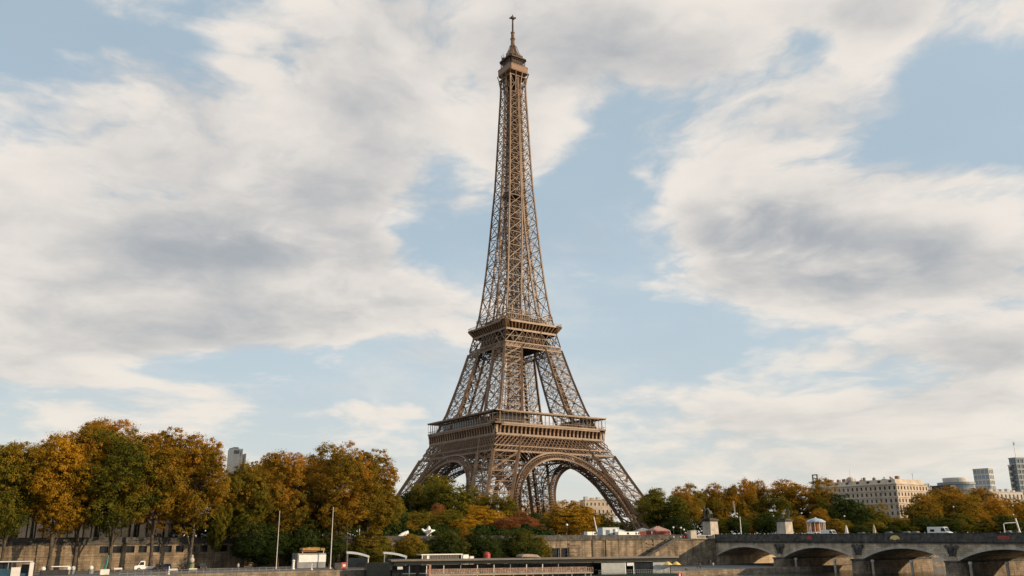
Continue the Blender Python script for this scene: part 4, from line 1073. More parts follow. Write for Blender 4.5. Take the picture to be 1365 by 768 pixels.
# stone palace behind the left trees: a colonnade and a windowed pavilion
pa = row(24, -112); pb = row(162, -112); pd = row(238, -112)
pal = thing('stone_palace', 'brown stone palace with tall pillars behind the left plane trees', 'building', (pa.x, -112, ZP))
L1 = pb.x-pa.x; L2 = pd.x-pb.x
b = MB(); b.box(-30,L1,4.5,16,0,22); b.build('rear_wall', LIME2, pal)
n_ = 13
for k in range(n_):
    c = MB(); x = L1*(k+.1)/n_; c.box(x,x+1.7,0,2.2,0,14.5); c.box(x-.2,x+1.9,-.2,2.4,0,.8); c.build('pillar', LIME2, pal)
b = MB(); b.box(-30,L1,-.4,4.49,14.5,18.5); b.box(-30.4,L1,-.9,4.49,18.5,19.3); b.build('entablature', LIME2, pal)
b = MB(); b.box(-30,L1,3.9,4.45,.5,14); b.build('glazing', GLASSD, pal)
nb = 6
b = MB(); b.box(L1+.01,L1+L2,.6,18,0,24); b.box(L1+.01,L1+L2+.4,-.5,18.4,24,25)
for z in (5.2, 10.4, 15.6): b.box(L1+.01,L1+L2,-.3,.598,z,z+.5)
b.build('pavilion_wall', LIME2, pal)
for k in range(nb+1):
    c = MB(); x = L1+.02+(L2-1.62)*k/nb; c.box(x,x+(1.6 if k%2 == 0 else .9),-.2,.597,.6,5.2); c.box(x,x+(1.6 if k%2 == 0 else .9),-.2,.597,5.7,24); c.build('pilaster', LIME2, pal)
for f in range(4):
    for k in range(nb):
        c = MB(); x = L1+.02+(L2-1.62)*k/nb+2.0; z = 5.2*f+ .9
        if f: c.box(x,x+1.3,.5,.59,z+.2,z+3.6); 
        else: c.box(x,x+1.6,.45,.59,z-.6,z+3.8)
        c.build('window', GLASSD, pal)
# ------------------------------------------------------------------ skin bodies
def skin_mesh(name, V, Ed, Rd, sub=1, root=0):
    me = bpy.data.meshes.new(name); me.from_pydata(V, Ed, []); o = bpy.data.objects.new(name, me); COL.objects.link(o)
    mo = o.modifiers.new('s', 'SKIN'); mo.use_smooth_shade = True
    for i, r in enumerate(Rd):
        me.skin_vertices[0].data[i].radius = (r, r)
    me.skin_vertices[0].data[root].use_root = True
    o.modifiers.new('d', 'SUBSURF').levels = sub
    dg = bpy.context.evaluated_depsgraph_get(); ev = o.evaluated_get(dg)
    out = bpy.data.meshes.new_from_object(ev, depsgraph=dg); bpy.data.objects.remove(o); out.name = name; return out
def person_mesh(kind):
    # 1.72 m tall, facing +x
    V = []; Ed = []; Rd = []
    def add(p, r, par=None):
        V.append(p); Rd.append(r)
        if par is not None: Ed.append((par, len(V)-1))
        return len(V)-1
    st = {'stand':0,'walk':.20,'sit':0,'lean':.05}[kind]
    hz = .93; dzs = 0
    if kind == 'sit': hz = .12
    pel = add((0,0,hz), .15)
    ch = add((.02 if kind != 'sit' else -.05,0,hz+.26), .135, pel); sh_ = add((.02,0,hz+.47), .15, ch); nk = add((.03,0,hz+.58), .06, sh_)
    h1 = add((.04,0,hz+.66), .095, nk); h2 = add((.05,0,hz+.755), .085, h1); nose = add((.155,0,hz+.68), .018, h1)
    for s in (-1, 1):
        hp = add((0,s*.09,hz-.04), .095, pel)
        if kind == 'sit':
            kn = add((.36,s*.13,.42), .065, hp); an = add((.55,s*.13,.07), .045, kn); add((.72,s*.14,.05), .04, an)
        else:
            kn = add((s*st*.7+.03,s*.09,.49), .065, hp); an = add((s*st*1.2-.03*(st>0),s*.09,.08), .045, kn); add((s*st*1.2+.15,s*.10,.04), .04, an)
        so_ = add((.0,s*.19,hz+.46), .06, sh_)
        if kind == 'lean' and s > 0: el = add((.16,s*.24,hz+.24), .045, so_); ha = add((.33,s*.16,hz+.30), .036, el); add((.42,s*.13,hz+.33), .032, ha)
        else: el = add((-s*st*.4,s*.25,hz+.18), .045, so_); ha = add((-s*st*.9+.06,s*.26,hz-.06), .036, el); add((-s*st*.9+.09,s*.26,hz-.16), .032, ha)
    return skin_mesh('person', V, Ed, Rd)
PM = {k: person_mesh(k) for k in ('stand','walk','sit','lean')}
CL = {}
def cloth(c):
    k = tuple(c)
    if k not in CL: CL[k] = mat('cloth_%s' % '_'.join('%02d' % int(v*99) for v in k), k, .9, 0, .1, 3)
    return CL[k]
HAIR = mat('dark_hair', (.03,.02,.015), .8, 0, .2, 5)
PMV = {}
def person(x, y, z, rz, kind, top, legs_, label, group=None, scale=1.0):
    key = (kind, top, legs_)
    if key not in PMV:
        me = PM[kind].copy(); me.materials.clear()
        for m_ in (SKIN, cloth(top), cloth(legs_), HAIR): me.materials.append(m_)
        hz = .93 if kind != 'sit' else .12
        for f in me.polygons:
            c = f.center; i = 0
            if c.z > hz+.72 or (c.z > hz+.6 and c.x < .03): i = 3
            elif c.z > hz+.56: i = 0
            elif abs(c.y) > .2 and c.z < hz-.06 and kind != 'sit': i = 0
            elif c.z > hz-.06 or (kind != 'sit' and abs(c.y) > .2): i = 1
            elif c.z < .07: i = 3
            else: i = 2
            if kind == 'sit' and c.x > .15 and i == 1: i = 2
            f.material_index = i
        PMV[key] = me
    o = bpy.data.objects.new('person', PMV[key]); COL.objects.link(o); o.location = (x,y,z); o.rotation_euler = (0,0,rz); o.scale = (scale,)*3
    tag(o, label, 'person', group); return o
WT, BK, NV, RD_, GY, BE, BL_ = (.75,.74,.72),(.02,.02,.025),(.03,.05,.12),(.5,.06,.04),(.2,.2,.21),(.45,.36,.25),(.12,.22,.4)
COLN = {WT:'white',BK:'black',NV:'navy',RD_:'red',GY:'grey',BE:'beige',BL_:'light blue'}
# along the bridge parapet
rp = random.Random(12)
pxs = [962,968,976,984,1000,1006,1012,1019,1024,1030,1034,1062,1066,1070,1073,1077,1081,1086,1092,1118,1126,1133,1159,1170,1222,1233,1274,1290,1298,1334]
ordn = ['first','second','third','fourth','fifth','sixth','seventh','eighth','ninth','tenth','eleventh','twelfth','thirteenth','fourteenth','fifteenth','sixteenth','seventeenth','eighteenth','nineteenth','twentieth','twenty-first','twenty-second','twenty-third','twenty-fourth','twenty-fifth','twenty-sixth','twenty-seventh','twenty-eighth','twenty-ninth','thirtieth']
for i, px in enumerate(pxs):
    x = -BX+1.3+rp.uniform(0,1.6); d = ray(px, 712); t_ = (x-CAM.x)/d.x; q = CAM+d*t_
    c1 = rp.choice((WT,WT,BK,NV,GY,BE,RD_,BL_)); c2 = rp.choice((BK,NV,GY)); k = rp.choice(('walk','stand','walk','lean'))
    person(x, q.y, 1.9, rp.choice((math.pi/2,-math.pi/2,math.pi,math.pi)), k, c1, c2, 'person in a %s top on the bridge, %s walker from the tower end' % (COLN[c1], ordn[i]), 'people on the bridge')
# behind the quay wall left, at the people-filled spot, and by the near pedestal
for i, (px, c1) in enumerate(((258,WT),(263,BK),(268,RD_),(272,WT),(276,WT),(280,BE),(287,BK),(311,GY),(318,WT),(327,WT),(226,NV),(232,WT),(240,BE))):
    q = row(px, YW+2.2+(i%3)*.7)
    person(q.x, q.y, 2.0+.35, -1.5+i*.9, rp.choice(('stand','walk')), c1, BK, 'person in %s above the square wall openings, %s from the left' % (COLN[c1], ordn[[10,11,12].index(i) if i>9 else i+3]), 'people above the left quay wall', 1.03)
for i, (px, c1) in enumerate(((898,WT),(903,NV),(907,WT),(912,RD_),(915,RD_))):
    q = row(px, YW-1.2)
    person(q.x, q.y, 1.2, -1.5+i, 'stand' if i%2 else 'walk', c1, BK, 'person in %s at the head of the quay stair, %s from the left' % (COLN[c1], ordn[i]), 'people at the head of the stair')
# lower quay
for (px, py, k, c1, c2, lab) in ((914,760.5,'sit',BK,BK,'person in black sitting on the lower quay near the water'),(929.5,758.5,'stand',BK,BK,'person in black standing on the lower quay, left one of a pair'),(933.5,758.5,'stand',GY,BK,'person in grey standing on the lower quay, right one of a pair'),
    (945.5,753,'walk',BK,GY,'person in black walking near the foot of the abutment'),(947.8,753,'stand',WT,WT,'person dressed in white at the foot of the abutment'),(951,757,'walk',WT,BE,'person in pale clothes walking on the lower quay right of the white one'),
    (981,751,'walk',WT,WT,'person in white under the first bridge arch'),(972,750,'sit',BL_,NV,'person in light blue sitting under the first bridge arch'),
    (843,752,'walk',NV,BK,'person in navy on the quay left of the stair foot'),(881,756,'stand',BK,BK,'person in black beside the yellow parasols'),(213,762,'walk',BK,BK,'person in black beside the pickup on the left road'),(317,761,'stand',WT,GY,'person in a white top on the left road below the wall'),(344,757,'walk',BK,BK,'dark clothed person walking by the wall left of the white mast')):
    # find where that pixel row meets the quay
    Yb = None
    for k_ in range(60, 400):
        q = at(px, k_, py); d = ray(px, py); z_ = (CAM + d*(k_/d.dot(FW))).z
        if z_ <= qz(q.x): Yb = k_; break
    q = at(px, Yb or 300, py); q.y = min(max(q.y, -197), YW-1)
    person(q.x, q.y, qz(q.x), rp.uniform(0,6), k, c1, c2, lab, 'people on the lower quay', 1.06)

# ------------------------------------------------------------------ pedestals with horse and warrior
def horse_mesh():
    V = [(0,0,1.35),(.55,0,1.38),(-.55,0,1.36),(.95,0,1.85),(1.25,0,2.15),(1.65,0,1.95),(-.95,0,1.3),(-1.15,0,.8)]
    Ed = [(0,1),(0,2),(1,3),(3,4),(4,5),(2,6),(6,7)]; Rd = [.36,.36,.36,.22,.17,.10,.08,.05]
    for s in (-1, 1):
        i = len(V); V += [(.6,s*.2,1.0),(.7+.2*(s>0),s*.2,.55+.15*(s>0)),(.65+.1*(s>0),s*.2,.05+.25*(s>0))]; Rd += [.14,.08,.07]; Ed += [(1,i),(i,i+1),(i+1,i+2)]
        i = len(V); V += [(-.6,s*.2,.95),(-.45,s*.2,.68),(-.72,s*.2,.42),(-.65,s*.2,.03)]; Rd += [.17,.1,.07,.07]; Ed += [(2,i),(i,i+1),(i+1,i+2),(i+2,i+3)]
    return skin_mesh('horse', V, Ed, Rd, 1)
HM = horse_mesh(); HM.materials.clear(); HM.materials.append(BRONZ); WM = PM['lean'].copy(); WM.materials.clear(); WM.materials.append(BRONZ)
def pedestal(px, Y, ytop, ystat, label, labs, rz, zb):
    p = at(px, Y); s = mpp(p); w = 17.5*s/1.25; zt = zof(p, ytop)
    t = thing('statue_pedestal', label, 'pedestal', (p.x,p.y,zb))
    H = zt-zb; b = MB(); b.hexa([(-w/2,-w/2,0),(w/2,-w/2,0),(w/2,w/2,0),(-w/2,w/2,0)],[(-w*.46,-w*.46,H-.9),(w*.46,-w*.46,H-.9),(w*.46,w*.46,H-.9),(-w*.46,w*.46,H-.9)]); b.build('shaft', STONE_P, t)
    b = MB(); b.box(-w*.5,w*.5,-w*.5,w*.5,H-.9,H-.5); b.box(-w*.56,w*.56,-w*.56,w*.56,H-.5,H-.15); b.box(-w*.4,w*.4,-w*.4,w*.4,H-.15,H+.15); b.build('cornice', STONE_D, t)
    hs = zof(p, ystat)-zt
    st = thing('horse_and_warrior_statue', labs, 'statue', (p.x,p.y,zt+.16), rz)
    k = hs/2.5
    o = bpy.data.objects.new('horse', HM); COL.objects.link(o); o.parent = st; o.scale = (k*.95,)*3; o.location = (0,.2,0)
    o = bpy.data.objects.new('warrior', WM); COL.objects.link(o); o.parent = st; o.scale = (k*1.35,)*3; o.location = (.75*k,-.75*k,0)
    b = MB(); b.box(-1.4*k,1.7*k,-1.0*k,.6*k,-.02,.08); b.build('plinth', BRONZ, st)
pedestal(947.5, 340, 692, 675.5, 'nearer square stone pedestal at the tower end of the bridge', 'statue of a warrior beside a horse on the nearer pedestal', math.pi+.4, 1.0)
pedestal(1047, 352, 692.5, 677, 'farther square stone pedestal on the other side of the bridge', 'statue of a warrior beside a horse on the farther pedestal', .3, 1.75)

# ------------------------------------------------------------------ lamps, masts, poles
def lamp(px, ytop, Y=None, yrow=None, z0=ZP, label='', double=False, pole=DGREY, base=True, gr=.38):
    p = at(px, Y) if Y else row(px, yrow)
    if z0 is None: z0 = qz(p.x)
    H = zof(p, ytop)-z0
    t = thing('street_lamp', label, 'street lamp', (p.x,p.y,z0), 0, 'street lamps')
    b = MB(); b.lathe((0,0,0),[(.24,0),(.24,.5),(.12,.7),(.09,H*.6),(.06,H-.45)],8)
    if double: b.beam((-.8,0,H-.6),(.8,0,H-.6),.1); b.beam((-.8,0,H-.6),(-.8,0,H-.4),.1); b.beam((.8,0,H-.6),(.8,0,H-.4),.1)
    b.build('pole', pole, t)
    for s in ((-.8,.8) if double else (0,)):
        g = MB(); g.ball((s,0,H-.05), gr, 10); go = g.build('globe', LAMPW, t, smooth=True)
        c = MB(); c.lathe((s,0,H+gr*.75),[(gr*.5,0),(gr*.2,.14)],8); c.build('cap', DGREY, go)
for a in ((1071,684,-112,'lamp with one white globe left above the little pavilion'),(1083,683.5,-106,'lamp with one white globe over the pavilion roof'),(1090,682.5,-100,'lamp with one white globe right of the pavilion ridge'),
          (1139,680.5,-120,'lamp in front of the round dark tree, upper globe'),(1128,688,-128,'lamp in front of the round dark tree, lower globe'),(1239,684,-125,'lamp over the camper van, before the round tree'),
          (1276,675.5,-125,'lamp whose globe shines highest on the large orange tree'),(1279,681.5,-110,'lamp just below the highest globe on the large orange tree'),(1342,675,-118,'left lamp of the pair under the green high-rise'),(1356,674,-116,'right lamp of the pair under the green high-rise'),(1355,686,-132,'short lamp at the right edge above the white frame'),
          (1033,688,-128,'lamp left of the far pedestal'),(912,706,-136,'white globe lamp by the gate block'),(898,703,-140,'white globe lamp left of the gate block'),(908,703.5,-146,'brighter globe lamp at the head of the stair'),(1221,684,-122,'small lamp glinting in the olive tree'),(1004,690,-128,'small lamp beside the orange shrub')):
    lamp(a[0], a[1], yrow=a[2], label=a[3])
lamp(756, 699.5, yrow=-168, z0=None, label='tall dark quay lamp with a white globe right of the framed doorway')
for (px, yt, yrow_, z0, r0, m_, nm, lab) in ((371,683,-176,None,.10,OFFW,'mast','left white mast on the quay left of the thatched kiosk'),(442.5,678,-182,None,.13,OFFW,'mast','tall white mast on the quay right of the thatched kiosk'),(350,655,-150,ZP,.16,WHITE,'mast','bare white mast among the trees above the wall'),
    (479,690,-150,ZP,.14,WHITE,'mast','thin white mast right of the white marquee'),(988,690,-150,1.75,.22,WHITE,'post','pale post standing on the bridge end'),(824,702,-167,None,.12,DGREY,'pole','dark pole in front of the quay wall below the white kiosk'),(790,706,-167,None,.09,DGREY,'pole','thin dark pole before the middle of the lit wall'),
    (924,688,-159.5,4.5,.07,DGREY,'pole','thin aerial on the gate block'),(418,753,-190,None,.14,WHITE,'post','short white post before the thatched kiosk'),(230,757,-196,None,.14,WHITE,'post','small white post on the left road'),(395,660,-152,ZP,.12,DGREY,'pole','dark pole in front of the russet trees'),(463,700,-170,None,.22,BARK,'post','brown post left of the first glass shelter')):
    p = row(px, yrow_); zb = qz(p.x) if z0 is None else z0; H = zof(p, yt)-zb
    t = thing(nm, lab, nm, (p.x,p.y,zb)); b = MB(); b.tube([(0,0,0),(0,0,H*.5),(0,0,H)],[r0,r0*.8,r0*.5],8); b.build('pole', m_, t)
    b = MB(); b.lathe((0,0,H),[(r0*.8,0),(r0*1.1,.12),(r0*.3,.35)],8); b.build('finial', m_, t)
    b = MB(); b.lathe((0,0,0),[(r0*2,0),(r0*1.9,.12),(r0*1.1,.3)],8); b.build('base', m_, t)
p = row(793, -140); H = zof(p, 689)-ZP; t = thing('mast', 'white mast leaning left under the big arch', 'mast', (p.x,p.y,ZP)); b = MB(); b.tube([(1.6,0,0),(-1.6*.2,0,H)],[.3,.16],8); b.build('pole', WHITE, t); b = MB(); b.lathe((1.6,0,0),[(.5,0),(.4,.4)],8); b.build('base', GREYP, t)
p = row(984, -132); H = zof(p, 668)-ZP; t = thing('crane_mast', 'thin grey lattice mast leaning behind the bridge, right of the near pedestal', 'mast', (p.x,p.y,ZP)); b = MB(); b.girder((0,0,0),(-1.4,0,H),(.5,0,0),14,.12,.07); b.build('lattice', GREYP, t); b = MB(); b.ball((-.2,0,H*.55),.7,8); b.build('floodlight', LAMPW, t)

# ------------------------------------------------------------------ vehicles
def veh(name, label, cat, p, z, rz, L_, W_, H_, bodyc, kind='car', group=None, wheel=.33):
    t = thing(name, label, cat, (p.x,p.y,z), rz, group); h = wheel
    if kind == 'car': body = [(-L_/2,h*.9),(L_/2,h*.9),(L_/2,H_*.45),(L_*.46,H_*.55),(L_*.22,H_*.62),(-L_*.42,H_*.64),(-L_/2,H_*.58)]; cab = [(L_*.22,H_*.62),(L_*.06,H_),(-L_*.28,H_),(-L_*.42,H_*.64)]
    elif kind == 'van': body = [(-L_/2,h*.9),(L_/2,h*.9),(L_/2,H_*.38),(L_*.47,H_*.48),(L_*.36,H_*.56),(L_*.26,H_*.97),(L_*.2,H_),(-L_*.49,H_),(-L_/2,H_*.97)]; cab = None
    else: body = [(-L_/2,h*1.1),(L_/2,h*.9),(L_/2,H_*.45),(L_*.47,H_*.52),(L_*.36,H_*.56),(L_*.26,H_*.98),(L_*.08,H_),(L_*.06,H_*.42),(-L_/2,H_*.40)]; cab = None
    b = MB(); b.prism(body, 'y', -W_/2, W_/2); bo = b.build('body', bodyc, t)
    mo = bo.modifiers.new('bevel','BEVEL'); mo.width = .06; mo.segments = 2; mo.limit_method = 'ANGLE'
    if cab:
        b = MB(); n = len(cab); lo = [(x,z_) for x,z_ in cab]
        x0,x1,x2,x3 = cab; i_ = .16
        b.hexa([(x3[0],-W_/2+.03,x3[1]-.01),(x0[0],-W_/2+.03,x0[1]-.01),(x0[0],W_/2-.03,x0[1]-.01),(x3[0],W_/2-.03,x3[1]-.01)],[(x2[0],-W_/2+i_,x2[1]),(x1[0],-W_/2+i_,x1[1]),(x1[0],W_/2-i_,x1[1]),(x2[0],W_/2-i_,x2[1])]); b.build('window', GLASSD, t)
        b = MB(); b.box(x2[0]-.02,x1[0]+.02,-W_/2+i_-.02,W_/2-i_+.02,x2[1]+.002,x2[1]+.05); b.build('roof', bodyc, t)
    else:
        for s in (-1,1):
            b = MB(); y0, y1 = (W_/2-.01, W_/2+.015) if s > 0 else (-W_/2-.015, -W_/2+.01)
            b.prism([(L_*.12,H_*.58),(L_*.33,H_*.58),(L_*.26,H_*.88),(L_*.12,H_*.88)], 'y', y0, y1); b.build('window', GLASSD, t)
        b = MB(); b.hexa([(L_*.362,-W_/2+.12,H_*.58),(L_*.362,W_/2-.12,H_*.58),(L_*.34,W_/2-.12,H_*.58),(L_*.34,-W_/2+.12,H_*.58)],[(L_*.272,-W_/2+.16,H_*.93),(L_*.272,W_/2-.16,H_*.93),(L_*.25,W_/2-.16,H_*.93),(L_*.25,-W_/2+.16,H_*.93)]); b.build('windscreen', GLASSD, t)
    for sx in (-.31, .31):
        for s in (-1, 1):
            b = MB(); y = s*(W_/2-.1); b.tube([(sx*L_,y-.11,h),(sx*L_,y+.11,h)], h, 14); wo_ = b.build('wheel', RUBBER, t)
            b = MB(); b.tube([(sx*L_,y+s*.10,h),(sx*L_,y+s*.13,h)], h*.55, 10); b.build('rim', STEEL, wo_)
    for s in (-1,1):
        b = MB(); b.box(L_/2-.05,L_/2+.02,s*W_*.36-.15,s*W_*.36+.15,H_*.36,H_*.44); b.build('headlight', LAMPW, t)
        b = MB(); b.box(-L_/2-.02,-L_/2+.05,s*W_*.4-.1,s*W_*.4+.1,H_*.36,H_*.46); b.build('tail_light', RED, t)
    return t
def quay_at(px, yrow_): p = row(px, yrow_); return p, qz(p.x)
p, z = quay_at(199, -168); pk = veh('pickup_truck', 'white open backed pickup truck parked on the left quay road', 'truck', p, z, math.pi, 5.6, 2.0, 2.3, WHITE, 'pickup', wheel=.38)
CARD = mat('black_car_paint', (.015,.016,.02), .25, 0, .1, 1, spec=.6); CARB = mat('blue_car_paint', (.02,.035,.10), .25, 0, .1, 1, spec=.6); CARW = mat('white_car_paint', (.72,.72,.70), .25, 0, .04, 1, spec=.6); CARS = mat('silver_car_paint', (.4,.41,.42), .3, .3, .04, 1)
p, z = quay_at(217, -170); veh('parked_car', 'black car parked behind the white pickup', 'car', p, z, 1.5, 4.2, 1.8, 1.5, CARD, group='cars on the quay')
p, z = quay_at(227, -170); veh('parked_car', 'dark blue car parked right of the black one', 'car', p, z, 1.4, 4.2, 1.8, 1.5, CARB, group='cars on the quay')
p, z = quay_at(252, -170); veh('parked_car', 'dark car left of the small pale statue on the quay', 'car', p, z, 1.5, 4.1, 1.8, 1.45, CARD, group='cars on the quay')
p, z = quay_at(271, -170); veh('parked_car', 'dark car right of the small pale statue on the quay', 'car', p, z, 1.7, 4.1, 1.8, 1.45, CARD, group='cars on the quay')
def bridge_at(px, x): d = ray(px, 712); q = CAM+d*((x-CAM.x)/d.x); return Vector((q.x,q.y,0))
veh('white_van', 'white van driving on the bridge in front of the little pavilion', 'van', bridge_at(1106,-11), 1.9, -math.pi/2, 5.6, 2.0, 2.55, CARW, 'van')
tr_ = veh('white_van', 'long low white trailer van just behind the first van on the bridge', 'van', bridge_at(1086,-10), 1.9, -math.pi/2, 5.0, 1.9, 1.9, CARW, 'van')
cv = veh('camper_van', 'large white camper van on the bridge near its right part', 'van', bridge_at(1254,-11), 1.9, -math.pi/2, 7.0, 2.2, 3.1, CARW, 'van')
b = MB(); b.box(-2.6,-1.2,-1.12,-1.09,1.7,2.4); b.build('window', GLASSD, cv)
for (px, x, c_, lab) in ((1187,-9,CARS,'silver car on the bridge left of the camper van'),(1211,-10,CARW,'white car on the bridge close behind the camper van'),(1223,-7,CARW,'second white car queued behind the camper van'),(1150,-8,CARD,'dark car on the bridge under the dome shaped shrub'),(1346,-8,CARW,'white car on the bridge beneath the white frame'),(1032,-9,CARD,'dark car at the tower end of the bridge by the far pedestal')):
    veh('car', lab, 'car', bridge_at(px,x), 1.9, -math.pi/2, 4.3, 1.8, 1.75, c_, group='cars on the bridge')
for i, (px, lab) in enumerate(((788,'white van roof showing left of the pale blue kiosk'),(831,'white van right of the pale blue kiosk'),(843,'white van left of the red marquee'),(846.5,'white van touching the left of the red marquee'))):
    p = row(px, -150+i*.5); veh('white_van', lab, 'van', p, ZP, 0 if i<3 else .2, 4.8 if i != 1 else 6.5, 1.9, 2.3, CARW, 'van', group='vans behind the lit wall')
for i, (px, lab) in enumerate(((380,'car roof glinting behind the wall left of the marquee'),(312,'silver car above the right wall openings'),(326,'white car above the right wall openings'),(207,'dark blue van at the palace door'),(233,'white car parked above the middle wall openings'))):
    p = row(px, -149); veh('car', lab, 'car', p, ZP, 0, 4.4, 1.8, 2.1 if i == 3 else 1.6, (CARS,CARS,CARW,CARB,CARW)[i], 'van' if i == 3 else 'car', group='cars on the upper street')
# ------------------------------------------------------------------ tents, kiosks, sculptures
def tent(px, ytop, yeave, wpx, yrow_, z0, roofm, wallm, label, name='marquee'):
    p = row(px, yrow_); w = wpx*mpp(p)*1.02; he = zof(p, yeave)-z0; hr = zof(p, ytop)-z0
    t = thing(name, label, 'tent', (p.x,p.y,z0), -PHI*.5)
    b = MB(); b.hexa([(-w/2,-w*.35,he),(w/2,-w*.35,he),(w/2,w*.35,he),(-w/2,w*.35,he)],[(-w*.06,-.06,hr),(w*.06,-.06,hr),(w*.06,.06,hr),(-w*.06,.06,hr)]); b.box(-w/2-.05,w/2+.05,-w*.35-.05,w*.35+.05,he-.35,he-.01); b.build('roof', roofm, t)
    b = MB(); b.box(-w/2+.1,w/2-.1,-w*.35+.15,w*.35-.1,0,he-.36); b.build('side_wall', wallm, t)
    for sx in (-1,1):
        for sy in (-1,1): b = MB(); b.box(sx*w/2-.08,sx*w/2+.08,sy*w*.35-.09,sy*w*.35+.07,0,he-.36); b.build('pole', WHITE, t)
tent(445, 704.5, 716, 31, -148, ZP, OFFW, OFFW, 'white peaked marquee on the street above the dark shrub tree')
RDC = mat('dull_red_canvas', (.26,.06,.04), .8, 0, .15, 1); PKC = mat('faded_red_canvas', (.42,.24,.2), .8, 0, .15, 1)
tent(877, 701.5, 707, 24, -140, ZP, PKC, RDC, 'red marquee with a faded roof at the tower\'s right foot')
tent(857, 704, 707.5, 20, -130, ZP, GREYP, RDC, 'low grey roofed stall just left of the red marquee')
def sculpture(px, ytop, wpx, label, kind, yrow_=-153):
    p = row(px, yrow_); s = mpp(p); w = wpx*s; z0 = ZP; H = zof(p, ytop)-z0
    if kind == 'wing':
        V = [(0,0,.55),(.28,0,.62),(.5,0,.66),(-.3,0,.58),(-.5,0,.78),(.02,0,.8),(.05,0,.98),(0,.2,.6),(0,.42,.72),(0,-.2,.6),(0,-.42,.72),(-.1,0,.3),(-.1,0,.0)]
        Ed = [(0,1),(1,2),(0,3),(3,4),(0,5),(5,6),(0,7),(7,8),(0,9),(9,10),(0,11),(11,12)]; Rd = [.16,.11,.05,.12,.09,.14,.1,.1,.05,.1,.05,.07,.08]
    else:
        V = [(0,0,.6),(.25,0,.72),(.4,0,.85),(.48,0,.62),(-.3,0,.42),(-.5,0,.2),(.2,.1,.3),(.22,.1,0),(.2,-.1,.3),(.22,-.1,0),(-.2,0,.2),(-.15,0,0),(-.7,0,.12)]
        Ed = [(0,1),(1,2),(2,3),(0,4),(4,5),(1,6),(6,7),(1,8),(8,9),(4,10),(10,11),(5,12)]; Rd = [.18,.16,.15,.08,.15,.1,.08,.08,.08,.08,.09,.09,.1]
    me = skin_mesh('animal_sculpture', [(x*w,y*w,z*H) for x,y,z in V], Ed, [r*w*.8 for r in Rd], 2); me.materials.clear(); me.materials.append(WHITE)
    t = thing('animal_sculpture', label, 'sculpture', (p.x,p.y,z0), 0)
    o = bpy.data.objects.new('figure', me); COL.objects.link(o); o.parent = t
    b = MB(); b.box(-w*.4,w*.4,-.6,.6,-.0,.5); b.build('plinth', STONE_P, t)
sculpture(571, 700.5, 19, 'white winged animal sculpture on the wall below the garden', 'wing')
sculpture(537, 707, 16, 'white crouching animal sculpture left of the winged one', 'cr')
def boxkit(name, label, cat, p, z, rz, parts, group=None):
    t = thing(name, label, cat, (p.x,p.y,z), rz, group)
    for nm, m_, bx in parts:
        b = MB()
        for q in bx: b.box(*q)
        b.build(nm, m_, t)
    return t
# pale kiosk behind the lit wall
p = row(811, -146); w = 26*mpp(p); H = zof(p,703)-ZP
boxkit('kiosk', 'pale blue-grey kiosk box with a dark poster, behind the lit wall', 'kiosk', p, ZP, 0, [('wall', mat('pale_blue_panel',(.42,.48,.52),.5,0,.08,1), [(-w/2,w/2,-1.5,1.5,0,H-.15)]),('roof', GREYP, [(-w/2-.1,w/2+.1,-1.6,1.6,H-.15,H)]),('poster', NVP:=mat('dark_blue_poster',(.03,.06,.12),.5,0,.3,2), [(-w*.32,-w*.08,-1.56,-1.502,H*.2,H*.75),(w*.12,w*.24,-1.56,-1.502,H*.35,H*.85)]),('door', WHITE, [(w*.3,w*.45,-1.55,-1.502,.1,H*.8)])])
# thatched kiosk
p = row(414, -178); z = qz(p.x); s = mpp(p); yb = zof(p,757); w = 38*s; H = zof(p,737.5)-z; s3 = zof(p,730)-z
kt = boxkit('beach_kiosk', 'grey kiosk with a white board and straw canopy on the quay between the masts', 'kiosk', p, z, -.1, [('wall', GREYP, [(-w/2,w/2,-1.2,1.6,.1,H)]),('board', WHITE, [(-w*.38,w/2+.02,-1.3,-1.202,H*.42,H*.9)]),('counter', DGREY, [(-w/2-.1,w/2+.1,-1.35,1.7,0,.1),(-w/2,-w*.42,-1.35,-1.203,.1,H)]),('awning_rail', RED, [(-w*.3,w*.2,-1.25,1.4,H+.35,H+.6)])])
b = MB(); n = 14
pts = [(-w*.28+ w*.72*i/n, .55*math.sin(math.pi*i/n)+.25*math.sin(i*1.9)) for i in range(n+1)]
b.prism([(x, H+.7) for x, _ in pts[::-1]] [:0]+[(x, H+1.15+.5*y) for x, y in pts]+[(pts[-1][0], H+.65),(pts[0][0], H+.75)], 'y', -1.6, 1.6); b.build('straw_canopy', STRAW, kt)
for sx in (-.26,.42): b = MB(); b.box(sx*w-.06,sx*w+.06,-1.15,-1.03,H,H+.8); b.build('post', WHITE, kt)
for (px, yrow_, hgt, lab) in ((393.5,-184,2.2,'white pillar at the left end of the thatched kiosk'),(427,-184,0,''),(526,-176,1.9,'white figure-like post between the two glass shelters')):
    if not lab: continue
    p = row(px, yrow_); z = qz(p.x); t = thing('white_bollard', lab, 'bollard', (p.x,p.y,z)); b = MB(); b.lathe((0,0,0),[(.4,0),(.4,.2),(.3,.3),(.28,hgt-.4),(.36,hgt-.3)],10); b.build('shaft', WHITE, t); b = MB(); b.lathe((0,0,hgt-.3),[(.36,0),(.4,.1),(.25,.3),(.08,.4)],10); b.build('cap', WHITE, t)
